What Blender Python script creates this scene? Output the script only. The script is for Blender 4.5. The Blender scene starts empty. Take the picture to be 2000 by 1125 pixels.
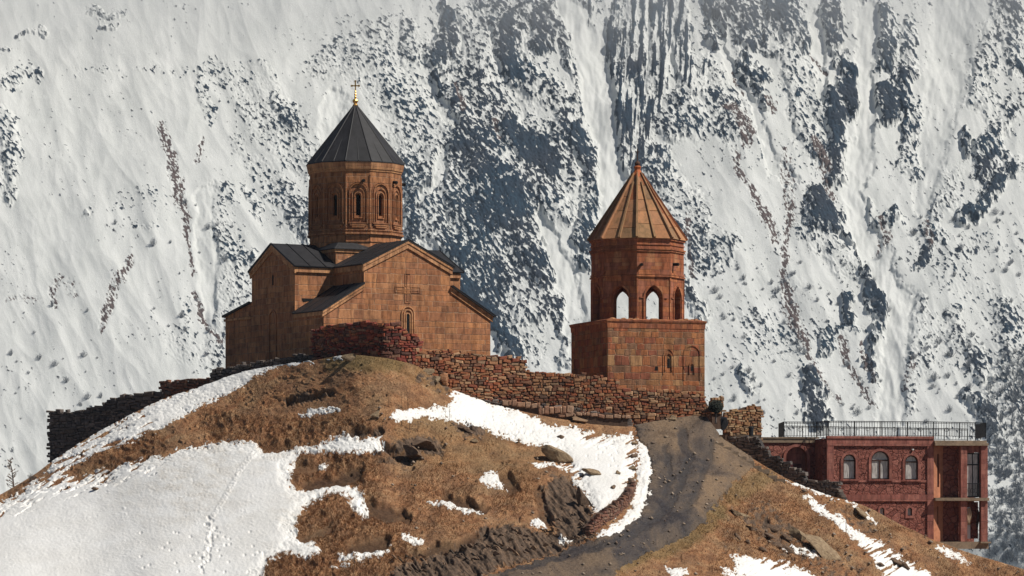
import bpy, bmesh, math, random
import numpy as np
from mathutils import Vector, Matrix
random.seed(7)
S = bpy.context.scene
C = S.collection
R = math.radians
# ---------------------------------------------------------------- camera, world, sun, exposure
F, YH = 7500.0, 1050.0            # focal length in photo pixels (2000 wide), horizon row
cam = bpy.data.objects.new('camera', bpy.data.cameras.new('camera')); C.objects.link(cam)
cam.data.sensor_width = 36; cam.data.lens = F/2000*36
cam.data.shift_y = (YH-562.5)/2000
cam.rotation_euler = (R(90), 0, 0); cam.data.clip_start = 1; cam.data.clip_end = 30000
S.camera = cam
SUN_AZ, SUN_EL = 70, 49           # azimuth from the viewer's side towards the right
sv = Vector((math.sin(R(SUN_AZ))*math.cos(R(SUN_EL)), -math.cos(R(SUN_AZ))*math.cos(R(SUN_EL)), math.sin(R(SUN_EL))))
w = bpy.data.worlds.new('World'); S.world = w; w.use_nodes = True
wn = w.node_tree; bg = wn.nodes['Background']
sky = wn.nodes.new('ShaderNodeTexSky'); sky.sky_type = 'NISHITA'; sky.sun_disc = False
sky.sun_elevation = R(SUN_EL); sky.sun_rotation = math.atan2(sv.x, sv.y); sky.altitude = 2000
wn.links.new(sky.outputs[0], bg.inputs[0]); bg.inputs[1].default_value = 0.05
sun = bpy.data.objects.new('sun', bpy.data.lights.new('sun', 'SUN')); C.objects.link(sun)
sun.data.energy = 5.0; sun.data.angle = R(0.5); sun.data.color = (1, .95, .86)
sun.rotation_euler = sv.to_track_quat('Z', 'Y').to_euler()
S.view_settings.view_transform = 'Standard'; S.view_settings.look = 'None'
S.view_settings.exposure = 0.05; S.view_settings.gamma = 1
S.render.engine = 'CYCLES'
S.render.resolution_x, S.render.resolution_y = 1024, 576

def P(px, py, Y): return Vector(((px-1000)/F*Y, Y, (YH-py)/F*Y))

# ---------------------------------------------------------------- numpy noise
rng = np.random.default_rng(5)
_perm = np.concatenate([rng.permutation(256)]*3).astype(np.int32)
_ga = rng.random(256)*2*np.pi; _gx, _gy = np.cos(_ga), np.sin(_ga)
def pn(x, y, seed=0):
    x = x+seed*17.31; y = y+seed*9.77
    xi = np.floor(x).astype(np.int64); yi = np.floor(y).astype(np.int64)
    xf = x-xi; yf = y-yi; xi &= 255; yi &= 255
    u = xf*xf*xf*(xf*(xf*6-15)+10); v = yf*yf*yf*(yf*(yf*6-15)+10)
    def g(ix, iy, dx, dy):
        h = _perm[_perm[ix & 255]+(iy & 255)]
        return _gx[h]*dx+_gy[h]*dy
    a = g(xi, yi, xf, yf); b = g(xi+1, yi, xf-1, yf); c = g(xi, yi+1, xf, yf-1); d = g(xi+1, yi+1, xf-1, yf-1)
    return ((a+(b-a)*u)+((c+(d-c)*u)-(a+(b-a)*u))*v)*1.5
def fbm(x, y, o=4, seed=0, gain=.5):
    s = 0; a = 1; t = 0
    for i in range(o):
        s = s+a*pn(x*2**i, y*2**i, seed+i*3); t += a; a *= gain
    return s/t
def ridged(x, y, o=4, seed=0):
    s = 0; a = 1; t = 0
    for i in range(o):
        s = s+a*(1-np.abs(pn(x*2**i, y*2**i, seed+i*5))*2); t += a; a *= .5
    return s/t
def sstep(a, b, x):
    t = np.clip((np.asarray(x)-a)/(b-a), 0, 1); return t*t*(3-2*t)
def poly_sd(X, Y, pts):                 # signed distance, positive inside
    pts = np.array(pts, float); d = np.full(X.shape, 1e9); ins = np.zeros(X.shape, bool)
    n = len(pts)
    for i in range(n):
        ax, ay = pts[i]; bx, by = pts[(i+1) % n]; ex, ey = bx-ax, by-ay
        t = np.clip(((X-ax)*ex+(Y-ay)*ey)/(ex*ex+ey*ey+1e-9), 0, 1)
        d = np.minimum(d, (X-ax-t*ex)**2+(Y-ay-t*ey)**2)
        if ay != by: ins ^= ((ay > Y) != (by > Y)) & (X < (bx-ax)*(Y-ay)/(by-ay)+ax)
    return np.where(ins, 1, -1)*np.sqrt(d)
def polys_sd(X, Y, polys, pad=40):
    out = np.full(X.shape, -float(pad))
    for p in polys:
        a = np.array(p); x0, y0 = a.min(0)-pad; x1, y1 = a.max(0)+pad
        m = (X > x0) & (X < x1) & (Y > y0) & (Y < y1)
        if m.any(): out[m] = np.maximum(out[m], poly_sd(X[m], Y[m], p))
    return out
def stroke_field(X, Y, strokes, lo=.55, hi=1.35):        # strokes: (list of (x,y,w)), density
    out = np.zeros(X.shape)
    for pts, rho in strokes:
        if len(pts) == 1: pts = [pts[0], (pts[0][0]+.1, pts[0][1], pts[0][2])]
        for (ax, ay, aw), (bx, by, bw) in zip(pts, pts[1:]):
            mw = max(aw, bw)*(hi+.25)
            m = (X > min(ax, bx)-mw) & (X < max(ax, bx)+mw) & (Y > min(ay, by)-mw) & (Y < max(ay, by)+mw)
            if not m.any(): continue
            x = X[m]; y = Y[m]; ex, ey = bx-ax, by-ay
            t = np.clip(((x-ax)*ex+(y-ay)*ey)/(ex*ex+ey*ey+1e-9), 0, 1)
            d = np.hypot(x-ax-t*ex, y-ay-t*ey)/(aw+(bw-aw)*t)
            out[m] = np.maximum(out[m], rho*(1-sstep(lo, hi, d)))
    return out

# ---------------------------------------------------------------- node helpers
def new_mat(name, rough=.9, spec=.2):
    m = bpy.data.materials.new(name); m.use_nodes = True; nt = m.node_tree
    b = nt.nodes['Principled BSDF']; b.inputs['Roughness'].default_value = rough
    b.inputs['Specular IOR Level'].default_value = spec
    return m, nt, b
class N:
    def __init__(s, nt): s.nt = nt; s.l = nt.links.new
    def _in(s, sock, v):
        if v is None: return
        if isinstance(v, bpy.types.NodeSocket): s.l(v, sock)
        else: sock.default_value = v
    def math(s, op, a, b=None, c=None, clamp=False):
        n = s.nt.nodes.new('ShaderNodeMath'); n.operation = op; n.use_clamp = clamp
        for i, v in enumerate((a, b, c)):
            if v is not None: s._in(n.inputs[i], v)
        return n.outputs[0]
    def noise(s, vec, scale, detail=4, rough=.55, dist=0, dim='3D'):
        n = s.nt.nodes.new('ShaderNodeTexNoise'); n.noise_dimensions = dim
        if vec is not None: s.l(vec, n.inputs['Vector'])
        n.inputs['Scale'].default_value = scale; n.inputs['Detail'].default_value = detail
        n.inputs['Roughness'].default_value = rough; n.inputs['Distortion'].default_value = dist
        return n.outputs[0]
    def ramp(s, fac, stops, mode='LINEAR'):
        n = s.nt.nodes.new('ShaderNodeValToRGB'); s.l(fac, n.inputs[0]); cr = n.color_ramp; cr.interpolation = mode
        while len(cr.elements) < len(stops): cr.elements.new(.5)
        for e, (p, c) in zip(cr.elements, stops):
            e.position = p; e.color = (*c, 1) if not isinstance(c, float) else (c, c, c, 1)
        return n.outputs[0]
    def mix(s, fac, a, b, mode='MIX'):
        n = s.nt.nodes.new('ShaderNodeMix'); n.data_type = 'RGBA'; n.blend_type = mode
        s._in(n.inputs[0], fac)
        for i, v in ((6, a), (7, b)):
            if isinstance(v, tuple): v = (*v, 1)
            s._in(n.inputs[i], v)
        return n.outputs[2]
    def attr(s, name):
        n = s.nt.nodes.new('ShaderNodeAttribute'); n.attribute_name = name; return n.outputs['Fac']
    def sep(s, v):
        n = s.nt.nodes.new('ShaderNodeSeparateXYZ'); s.l(v, n.inputs[0]); return n.outputs
    def comb(s, x=0., y=0., z=0.):
        n = s.nt.nodes.new('ShaderNodeCombineXYZ')
        for i, v in enumerate((x, y, z)): s._in(n.inputs[i], v)
        return n.outputs[0]
    def mapping(s, vec, scale=(1, 1, 1), rot=(0, 0, 0)):
        n = s.nt.nodes.new('ShaderNodeMapping'); s.l(vec, n.inputs[0])
        n.inputs['Scale'].default_value = scale; n.inputs['Rotation'].default_value = rot; return n.outputs[0]
    def uv(s): return s.nt.nodes.new('ShaderNodeTexCoord').outputs['UV']
    def obj(s): return s.nt.nodes.new('ShaderNodeTexCoord').outputs['Object']
    def white(s, vec):
        n = s.nt.nodes.new('ShaderNodeTexWhiteNoise'); n.noise_dimensions = '3D'; s.l(vec, n.inputs['Vector']); return n.outputs[0]
    def island(s): return s.nt.nodes.new('ShaderNodeNewGeometry').outputs['Random Per Island']
    def bump(s, h, strength, dist, bsdf, normal=None):
        n = s.nt.nodes.new('ShaderNodeBump'); s.l(h, n.inputs['Height']); n.inputs['Strength'].default_value = strength
        n.inputs['Distance'].default_value = dist
        if normal is not None: s.l(normal, n.inputs['Normal'])
        s.l(n.outputs[0], bsdf.inputs['Normal']); return n.outputs[0]

def masonry(name, tones, mortar, rowh=.42, bw=(.45, .95), stain=.35, seed=0., joint=.02, relief=.03, lichen=None, wobk=.12):
    m, nt, b = new_mat(name); k = N(nt)
    uv = k.uv(); x, y, _ = k.sep(uv)
    wob = k.noise(uv, 1.7, 2); wob = k.math('MULTIPLY', k.math('SUBTRACT', wob, .5), wobk)
    # uneven course heights
    n1 = k.math('SINE', k.math('MULTIPLY', y, 2.1)); n2 = k.math('SINE', k.math('MULTIPLY', y, 4.7))
    yv = k.math('ADD', k.math('ADD', y, wob), k.math('ADD', k.math('MULTIPLY', n1, .12), k.math('MULTIPLY', n2, .05)))
    rv = k.math('DIVIDE', yv, rowh); row = k.math('FLOOR', rv); fv = k.math('FRACT', rv)
    rr = k.white(k.comb(row, seed+3.1, 0.)); rr2 = k.white(k.comb(row, seed+7.7, 1.))
    wd = k.math('MULTIPLY_ADD', rr, bw[1]-bw[0], bw[0])
    xs = k.math('ADD', x, k.math('MULTIPLY', rr2, 9.))
    xs = k.math('ADD', xs, k.math('MULTIPLY', k.math('SINE', k.math('MULTIPLY_ADD', xs, 2.3, row)), .16))
    ru = k.math('DIVIDE', k.math('ADD', xs, wob), wd); col = k.math('FLOOR', ru); fu = k.math('FRACT', ru)
    rnd = k.white(k.comb(row, col, seed)); rnd2 = k.white(k.comb(row, col, seed+11.))
    eu = k.math('MULTIPLY', k.math('MINIMUM', fu, k.math('SUBTRACT', 1., fu)), wd)
    ev = k.math('MULTIPLY', k.math('MINIMUM', fv, k.math('SUBTRACT', 1., fv)), rowh)
    e = k.math('MINIMUM', eu, ev)
    e = k.math('ADD', e, k.math('MULTIPLY', k.math('SUBTRACT', k.noise(uv, 9, 3), .5), .03))
    jm = k.math('DIVIDE', e, joint, clamp=True)
    base = k.ramp(rnd, [(i/len(tones), t) for i, t in enumerate(tones)], 'CONSTANT')
    big = k.noise(uv, .35, 5, .6); mid = k.noise(k.mapping(uv, (1.6, .5, 1)), 2.2, 5, .65)
    base = k.mix(1., base, k.ramp(mid, [(.28, (.5, .48, .48)), (.5, (1., .98, .96)), (.72, (1.35, 1.28, 1.22))]), 'MULTIPLY')
    base = k.mix(stain, base, k.ramp(big, [(.3, (.45, .42, .42)), (.65, (1.2, 1.15, 1.1))]), 'MULTIPLY')
    wet = k.ramp(k.noise(k.mapping(uv, (1.3, .16, 1)), 1.6, 5, .7), [(.46, (1., 1., 1.)), (.62, (.52, .48, .47))]); base = k.mix(.75, base, wet, 'MULTIPLY')
    g = k.noise(uv, 26, 3, .7)
    base = k.mix(.5, base, k.ramp(g, [(.3, (.6, .6, .6)), (.7, (1.35, 1.35, 1.35))]), 'MULTIPLY')
    if lichen:
        base = k.mix(k.ramp(k.noise(uv, 1.1, 6, .7), [(.58, (0., 0., 0.)), (.66, (.7, .7, .7))]), base, lichen)
    mo = k.mix(k.ramp(k.noise(uv, 1.3, 3), [(.42, (0., 0., 0.)), (.58, (1., 1., 1.))]), tuple(c*.35 for c in mortar), mortar)
    colr = k.mix(jm, mo, base); nt.links.new(colr, b.inputs['Base Color'])
    h = k.math('ADD', k.math('MULTIPLY', jm, .6), k.math('MULTIPLY', rnd2, .5))
    h = k.math('ADD', h, k.math('MULTIPLY', k.noise(uv, 7, 5, .65), .7))
    k.bump(h, 1., relief, b)
    return m
ST = [(0.421, 0.198, 0.096), (0.461, 0.219, 0.108), (0.382, 0.173, 0.087), (0.490, 0.246, 0.125), (0.431, 0.196, 0.094), (0.343, 0.165, 0.090), (0.470, 0.224, 0.105), (0.402, 0.187, 0.098)]
M_church = masonry('church_stone', ST, (.40, .26, .17), .48, (.6, 1.25), .7, 1., .03)
M_trim = masonry('trim_stone', [(0.494, 0.264, 0.137), (0.546, 0.300, 0.159), (0.442, 0.221, 0.115), (0.508, 0.270, 0.132)], (.2, .12, .08), .6, (.7, 1.2), .3, 5., .015)
TT = [(0.351, 0.152, 0.071), (0.420, 0.165, 0.071), (0.292, 0.148, 0.082), (0.380, 0.195, 0.092), (0.489, 0.280, 0.138), (0.380, 0.161, 0.075), (0.351, 0.127, 0.064), (0.400, 0.161, 0.071), (0.262, 0.144, 0.085), (0.420, 0.186, 0.082), (0.361, 0.161, 0.078), (0.302, 0.110, 0.064)]
M_tower = masonry('tower_stone', TT, (.42, .27, .17), .54, (.5, 1.25), .7, 9., .035, .06, wobk=.24)
M_belfry = masonry('belfry_stone', [(0.365, 0.128, 0.061), (0.419, 0.162, 0.074), (0.311, 0.115, 0.061), (0.446, 0.203, 0.101), (0.338, 0.135, 0.081)], (.2, .1, .06), .4, (.5, .9), .5, 19., .015)
M_hs = masonry('house_band_stone', [(.33, .128, .103), (.36, .148, .117), (.30, .118, .096), (.38, .162, .128)], (.2, .10, .08), .45, (.5, .8), .35, 29., .012, .02)

def rockface(name, tones, relief=.12):
    m, nt, b = new_mat(name); k = N(nt); uv = k.uv()
    wn_ = k.nt.nodes.new('ShaderNodeTexNoise'); k.l(uv, wn_.inputs[0]); wn_.inputs['Scale'].default_value = 1.6
    vm = nt.nodes.new('ShaderNodeVectorMath'); vm.operation = 'MULTIPLY_ADD'; k.l(wn_.outputs[1], vm.inputs[0]); vm.inputs[1].default_value = (.5, .5, 0); k.l(uv, vm.inputs[2])
    v = nt.nodes.new('ShaderNodeTexVoronoi'); v.voronoi_dimensions = '2D'; k.l(vm.outputs[0], v.inputs['Vector']); v.inputs['Scale'].default_value = 1.9
    v2 = nt.nodes.new('ShaderNodeTexVoronoi'); v2.voronoi_dimensions = '2D'; v2.feature = 'DISTANCE_TO_EDGE'; k.l(vm.outputs[0], v2.inputs['Vector']); v2.inputs['Scale'].default_value = 1.9
    r, g_, _ = k.sep(v.outputs['Color'])
    base = k.ramp(r, [(i/len(tones), t) for i, t in enumerate(tones)], 'CONSTANT')
    fine = k.noise(uv, 5, 6, .7)
    base = k.mix(.8, base, k.ramp(fine, [(.3, (.5, .5, .5)), (.7, (1.4, 1.35, 1.3))]), 'MULTIPLY')
    pale = k.ramp(k.noise(uv, .9, 7, .75), [(.63, (0., 0., 0.)), (.68, (.75, .75, .75))])
    base = k.mix(pale, base, (.36, .27, .24))
    edge = k.math('MULTIPLY', v2.outputs[0], 14., clamp=True)
    base = k.mix(edge, (.17, .058, .045), base); nt.links.new(base, b.inputs['Base Color'])
    h = k.math('ADD', k.math('MULTIPLY', edge, .7), k.math('MULTIPLY', g_, .5))
    h = k.math('ADD', h, k.math('MULTIPLY', k.noise(uv, 2.2, 6, .7), 3.)); k.bump(h, 1., relief, b)
    return m
M_hr = rockface('house_rock_faced_stone', [(.33, .12, .092), (.36, .138, .107), (.30, .11, .086), (.34, .125, .097), (.40, .16, .124)], .2)

def simple(name, col, var=.3, scale=6., rough=.85, metallic=0., bump=.01, spec=.3, sz=(1, 1, 1)):
    m, nt, b = new_mat(name, rough, spec); k = N(nt); o = k.mapping(k.obj(), sz)
    f = k.noise(o, scale, 6, .65); f2 = k.noise(o, scale*.17, 3)
    c = k.mix(1., k.ramp(f, [(.25, tuple(x*(1-var) for x in col)), (.75, tuple(x*(1+var) for x in col))]),
              k.ramp(f2, [(.3, (1-var*.7,)*3), (.7, (1+var*.5,)*3)]), 'MULTIPLY')
    nt.links.new(c, b.inputs['Base Color']); b.inputs['Metallic'].default_value = metallic
    if bump: k.bump(f, .8, bump, b)
    return m
M_metal = simple('dark_sheet_metal', (.021, .02, .022), .45, 2.2, .6, .0, .006, .3, (1, 1, .4))
M_seam = simple('seam_metal', (.012, .011, .013), .3, 3, .6, .0, .003, .3)
M_gold = simple('gilded_metal', (.62, .36, .11), .3, 8, .35, .8, .002)
M_iron = simple('black_iron', (.018, .018, .02), .3, 8, .6, .0, .002)
M_rust = simple('rusty_iron', (.085, .042, .026), .4, 8, .85, .0, .003)
M_rustcap = simple('rusted_copper_cap', (.42, .11, .03), .35, 5, .7, .0, .01)
M_dark = simple('dark_void', (.008, .007, .007), .2, 3, .95, .0, 0)
M_wood = simple('dark_wood', (.05, .02, .014), .3, 7, .7, .0, .003)
M_door = simple('maroon_door_paint', (.075, .02, .022), .3, 4, .7, .0, .003)
M_white = simple('white_paint', (.6, .6, .57), .15, 4, .6, .0, .003)
M_conc = simple('weathered_concrete', (.26, .19, .13), .35, 4, .9, .0, .02)
M_sunlit_wall = simple('sunlit_orange_wall', (.40, .165, .09), .3, 2.2, .9, .0, .015)  # brighter orange than the house stone, painting sunlight on the corner wall
M_bark = simple('grey_bark', (.12, .10, .09), .3, 8, .9, .0, .004)
M_stalk = simple('dry_stalk', (.13, .07, .035), .3, 8, .9, .0, 0)
M_cloth = simple('pale_cloth', (.42, .30, .2), .3, 5, .9, .0, .01)
M_tarp = simple('black_tarp', (.012, .013, .016), .4, 3, .6, .0, .02)
M_evergreen = simple('dark_needles', (.022, .026, .02), .4, 5, .9, .0, .0)
def curtain_glass():
    m, nt, b = new_mat('curtained_glass', .15, .5); k = N(nt); uv = k.uv()
    f = k.noise(k.mapping(uv, (9, 1.2, 1)), 1.5, 3)
    c = k.ramp(f, [(.3, (.20, .18, .17)), (.5, (.46, .43, .40)), (.7, (.62, .59, .56))]); nt.links.new(c, b.inputs['Base Color']); return m
M_pane = curtain_glass()
def belfry_roof_mat():
    m, nt, b = new_mat('weathered_roof_slab'); k = N(nt); o = k.obj()
    isl = k.island()
    base = k.ramp(isl, [(0, (.31, .15, .075)), (.2, (.27, .155, .08)), (.4, (.34, .17, .09)), (.55, (.24, .14, .078)), (.7, (.36, .18, .09)), (.85, (.27, .105, .05))], 'CONSTANT')
    f = k.noise(k.mapping(o, (1, 1, .5)), 2.5, 7, .7)
    base = k.mix(.9, base, k.ramp(f, [(.3, (.5, .55, .5)), (.5, (1., 1., 1.)), (.7, (1.3, 1.2, 1.1))]), 'MULTIPLY')
    lic = k.ramp(k.noise(o, 1.2, 6, .7), [(.58, (0., 0., 0.)), (.68, (.6, .6, .6))]); base = k.mix(lic, base, (.22, .155, .065))
    nt.links.new(base, b.inputs['Base Color']); k.bump(k.noise(o, 9, 5, .7), .9, .03, b); return m
M_slab = belfry_roof_mat()
def rubble_mat(name, tones, dust=.3):
    m, nt, b = new_mat(name); k = N(nt); o = k.obj()
    base = k.ramp(k.island(), [(i/len(tones), t) for i, t in enumerate(tones)], 'CONSTANT')
    f = k.noise(o, 6, 6, .7); base = k.mix(.85, base, k.ramp(f, [(.28, (.45, .45, .45)), (.72, (1.45, 1.4, 1.35))]), 'MULTIPLY')
    big = k.noise(o, .5, 4, .6); base = k.mix(.5, base, k.ramp(big, [(.35, (.6, .6, .6)), (.65, (1.15, 1.15, 1.15))]), 'MULTIPLY')
    nt.links.new(base, b.inputs['Base Color']); k.bump(f, .9, .03, b); return m
M_rubble = rubble_mat('red_rubble_stone', [(0.275, 0.101, 0.053), (0.337, 0.129, 0.064), (0.194, 0.092, 0.058), (0.388, 0.212, 0.115), (0.245, 0.083, 0.049), (0.449, 0.276, 0.162), (0.306, 0.147, 0.076), (0.143, 0.083, 0.058), (0.347, 0.115, 0.055), (0.286, 0.184, 0.115), (0.224, 0.110, 0.068), (0.367, 0.184, 0.098)])
M_rubble_red = rubble_mat('dark_red_rubble_stone', [(0.220, 0.055, 0.039), (0.297, 0.083, 0.050), (0.143, 0.055, 0.044), (0.341, 0.132, 0.066), (0.198, 0.050, 0.039), (0.264, 0.143, 0.094), (0.110, 0.055, 0.044), (0.176, 0.083, 0.061), (0.330, 0.094, 0.055)])
M_slate = rubble_mat('dark_slate_stone', [(0.133, 0.117, 0.109), (0.176, 0.150, 0.138), (0.098, 0.088, 0.088), (0.211, 0.176, 0.155), (0.150, 0.123, 0.106), (0.115, 0.098, 0.088)])
M_brown = rubble_mat('brown_rubble_stone', [(0.192, 0.102, 0.072), (0.240, 0.120, 0.078), (0.144, 0.084, 0.066), (0.180, 0.084, 0.060), (0.216, 0.132, 0.096)])
M_pale = rubble_mat('pale_pink_block', [(.33, .19, .12), (.38, .24, .16), (.29, .16, .105), (.35, .22, .15)])
M_ochre = rubble_mat('ochre_rubble_stone', [(0.391, 0.253, 0.138), (0.333, 0.184, 0.092), (0.460, 0.322, 0.196), (0.287, 0.138, 0.075), (0.368, 0.207, 0.115), (0.230, 0.149, 0.092)])
M_core = simple('wall_core_earth', (.085, .052, .036), .4, 5, .95, .0, .02)
M_darkcore = simple('dark_wall_core', (.05, .045, .043), .4, 5, .95, .0, .02)

# ---------------------------------------------------------------- mesh helpers
def tag(o, label=None, cat=None, group=None, kind=None):
    if label: o['label'] = label
    if cat: o['category'] = cat
    if group: o['group'] = group
    if kind: o['kind'] = kind
    return o
def empty(name, loc, rz=0):
    o = bpy.data.objects.new(name, None); C.objects.link(o); o.location = loc; o.rotation_euler = (0, 0, rz); o.empty_display_size = .5; return o
class MB:
    def __init__(s): s.v = []; s.f = []
    def add(s, vs, fs):
        n = len(s.v); s.v += [tuple(p) for p in vs]; s.f += [tuple(i+n for i in f) for f in fs]; return s
    def box(s, x0, x1, y0, y1, z0, z1):
        return s.add([(x0, y0, z0), (x1, y0, z0), (x1, y1, z0), (x0, y1, z0), (x0, y0, z1), (x1, y0, z1), (x1, y1, z1), (x0, y1, z1)],
                     [(3, 2, 1, 0), (4, 5, 6, 7), (0, 1, 5, 4), (1, 2, 6, 5), (2, 3, 7, 6), (3, 0, 4, 7)])
    def prism(s, pts, vec):
        n = len(pts); vec = Vector(vec); a = [Vector(p) for p in pts]
        nrm = Vector((0, 0, 0))
        for i in range(n): nrm += a[i].cross(a[(i+1) % n])
        if nrm.dot(vec) > 0: a.reverse()
        b = [p+vec for p in a]
        return s.add(a+b, [tuple(range(n)), tuple(range(2*n-1, n-1, -1))]+[(i, i+n, (i+1) % n+n, (i+1) % n) for i in range(n)])
    def tube(s, p0, p1, r0, r1=None, n=6):
        r1 = r0 if r1 is None else r1; p0 = Vector(p0); p1 = Vector(p1); d = (p1-p0).normalized()
        a = d.orthogonal().normalized(); b = d.cross(a); vs = []
        for p, r in ((p0, r0), (p1, r1)):
            for i in range(n):
                t = 2*math.pi*i/n; vs.append(p+a*math.cos(t)*r+b*math.sin(t)*r)
        return s.add(vs, [(i, (i+1) % n, (i+1) % n+n, i+n) for i in range(n)]+[tuple(range(n-1, -1, -1)), tuple(range(n, 2*n))])
    def lathe(s, prof, n=12, rot=0, cx=0, cy=0):
        vs = []; k = len(prof)
        for r, z in prof:
            for i in range(n):
                t = rot+2*math.pi*i/n; vs.append((cx+r*math.cos(t), cy+r*math.sin(t), z))
        fs = [(j*n+i, j*n+(i+1) % n, (j+1)*n+(i+1) % n, (j+1)*n+i) for j in range(k-1) for i in range(n)]
        return s.add(vs, fs+[tuple(range(n-1, -1, -1)), tuple(range((k-1)*n, k*n))])
    def build(s, name, mat, parent=None, loc=None, rz=0, smooth=False):
        me = bpy.data.meshes.new(name); me.from_pydata(s.v, [], s.f)
        uvl = me.uv_layers.new(name='UVMap'); me.update()
        Z = Vector((0, 0, 1))
        for p in me.polygons:
            n = p.normal
            if abs(n.z) > .985: t = Vector((1, 0, 0)); b = Vector((0, 1, 0))
            else: t = Z.cross(n).normalized(); b = n.cross(t)
            for li in p.loop_indices:
                q = me.vertices[me.loops[li].vertex_index].co; uvl.data[li].uv = (q.dot(t), q.dot(b))
        if smooth: me.polygons.foreach_set('use_smooth', [True]*len(me.polygons))
        me.materials.append(mat)
        o = bpy.data.objects.new(name, me); C.objects.link(o)
        if parent: o.parent = parent
        if loc is not None: o.location = loc
        o.rotation_euler = (0, 0, rz); return o
def arcpts(cx, hw, zs, n=10, pointed=0.):
    out = []
    for i in range(n+1):
        t = math.pi-math.pi*i/n; x = math.cos(t); z = math.sin(t)
        out.append((cx+hw*x, zs+hw*(z+pointed*(1-abs(x))**1.2*.6)))
    return out
def arch_wall(M, Q, x0, x1, z0, z1, ops, th, pointed=0., n=10, bottoms=True):
    """wall with arched openings; Q(s,d,z)->3d; ops (cx,hw,zb,zs)"""
    def q4(a, b, c, d): M.add([a, b, c, d], [(0, 1, 2, 3)])
    def panel(a, b, zl, zh):
        q4(Q(a, 0, zl), Q(b, 0, zl), Q(b, 0, zh), Q(a, 0, zh)); q4(Q(b, th, zl), Q(a, th, zl), Q(a, th, zh), Q(b, th, zh))
    x = x0
    for cx, hw, zb, zs in sorted(ops):
        if cx-hw > x: panel(x, cx-hw, z0, z1)
        if zb > z0: panel(cx-hw, cx+hw, z0, zb)
        ap = arcpts(cx, hw, zs, n, pointed)
        for (ax, az), (bx, bz) in zip(ap, ap[1:]):
            q4(Q(ax, 0, az), Q(bx, 0, bz), Q(bx, 0, z1), Q(ax, 0, z1)); q4(Q(bx, th, bz), Q(ax, th, az), Q(ax, th, z1), Q(bx, th, z1))
        ring = [(cx-hw, zb)]+ap+[(cx+hw, zb)]
        for (ax, az), (bx, bz) in zip(ring, ring[1:]): q4(Q(bx, 0, bz), Q(ax, 0, az), Q(ax, th, az), Q(bx, th, bz))
        q4(Q(cx-hw, 0, zb), Q(cx+hw, 0, zb), Q(cx+hw, th, zb), Q(cx-hw, th, zb)); x = cx+hw
    if x1 > x: panel(x, x1, z0, z1)
    q4(Q(x0, 0, z1), Q(x1, 0, z1), Q(x1, th, z1), Q(x0, th, z1)); q4(Q(x0, th, z0), Q(x1, th, z0), Q(x1, 0, z0), Q(x0, 0, z0))
    q4(Q(x0, th, z0), Q(x0, 0, z0), Q(x0, 0, z1), Q(x0, th, z1)); q4(Q(x1, 0, z0), Q(x1, th, z0), Q(x1, th, z1), Q(x1, 0, z1))
def arch_ring(M, Q, cx, hw, zb, zs, wd, d0, d1, n=10, pointed=0., closed=False):
    a = [(cx-hw, zb)]+arcpts(cx, hw, zs, n, pointed)+[(cx+hw, zb)]
    b = [(cx-hw-wd, zb-(wd if closed else 0))]+arcpts(cx, hw+wd, zs, n, pointed)+[(cx+hw+wd, zb-(wd if closed else 0))]
    if closed: a.append(a[0]); b.append(b[0])
    for i in range(len(a)-1):
        (ax, az), (bx, bz), (cx_, cz), (dx, dz) = a[i], a[i+1], b[i+1], b[i]
        M.add([Q(ax, d0, az), Q(bx, d0, bz), Q(cx_, d0, cz), Q(dx, d0, dz), Q(ax, d1, az), Q(bx, d1, bz), Q(cx_, d1, cz), Q(dx, d1, dz)],
              [(0, 1, 2, 3), (7, 6, 5, 4), (4, 5, 1, 0), (3, 2, 6, 7)])
def arch_fill(M, Q, cx, hw, zb, zs, d, n=10, pointed=0.):
    pts = [Q(cx-hw, d, zb)]+[Q(x, d, z) for x, z in arcpts(cx, hw, zs, n, pointed)]+[Q(cx+hw, d, zb)]
    M.add(pts, [tuple(range(len(pts)-1, -1, -1))])
def copy_to(o, parent, rz=0):
    c = o.copy(); C.objects.link(c); c.parent = parent; c.rotation_euler = (0, 0, rz); return c

def np_mesh(name, V, Fq, mat, attrs={}, smooth=True):
    me = bpy.data.meshes.new(name); nv, nf = len(V), len(Fq); k = Fq.shape[1]
    me.vertices.add(nv); me.vertices.foreach_set('co', np.ascontiguousarray(V, np.float32).ravel())
    me.loops.add(nf*k); me.loops.foreach_set('vertex_index', np.ascontiguousarray(Fq, np.int32).ravel())
    me.polygons.add(nf); me.polygons.foreach_set('loop_start', np.arange(0, nf*k, k, dtype=np.int32))
    me.polygons.foreach_set('loop_total', np.full(nf, k, np.int32))
    if smooth: me.polygons.foreach_set('use_smooth', np.ones(nf, bool))
    me.update(calc_edges=True); me.validate()
    for a, d in attrs.items():
        at = me.attributes.new(a, 'FLOAT', 'POINT'); at.data.foreach_set('value', np.ascontiguousarray(d, np.float32).ravel())
    me.materials.append(mat); o = bpy.data.objects.new(name, me); C.objects.link(o); return o
def grid_faces(nr, nc, keep=None):
    i = np.arange(nr*nc).reshape(nr, nc)
    f = np.stack([i[:-1, :-1], i[1:, :-1], i[1:, 1:], i[:-1, 1:]], -1).reshape(-1, 4)
    if keep is not None:
        k = keep.ravel()[f].any(1); f = f[k]
    return f
def compact(V, Fq, attrs):
    used = np.unique(Fq); m = np.zeros(len(V), np.int64); m[used] = np.arange(len(used))
    return V[used], m[Fq], {a: d.ravel()[used] for a, d in attrs.items()}

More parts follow.
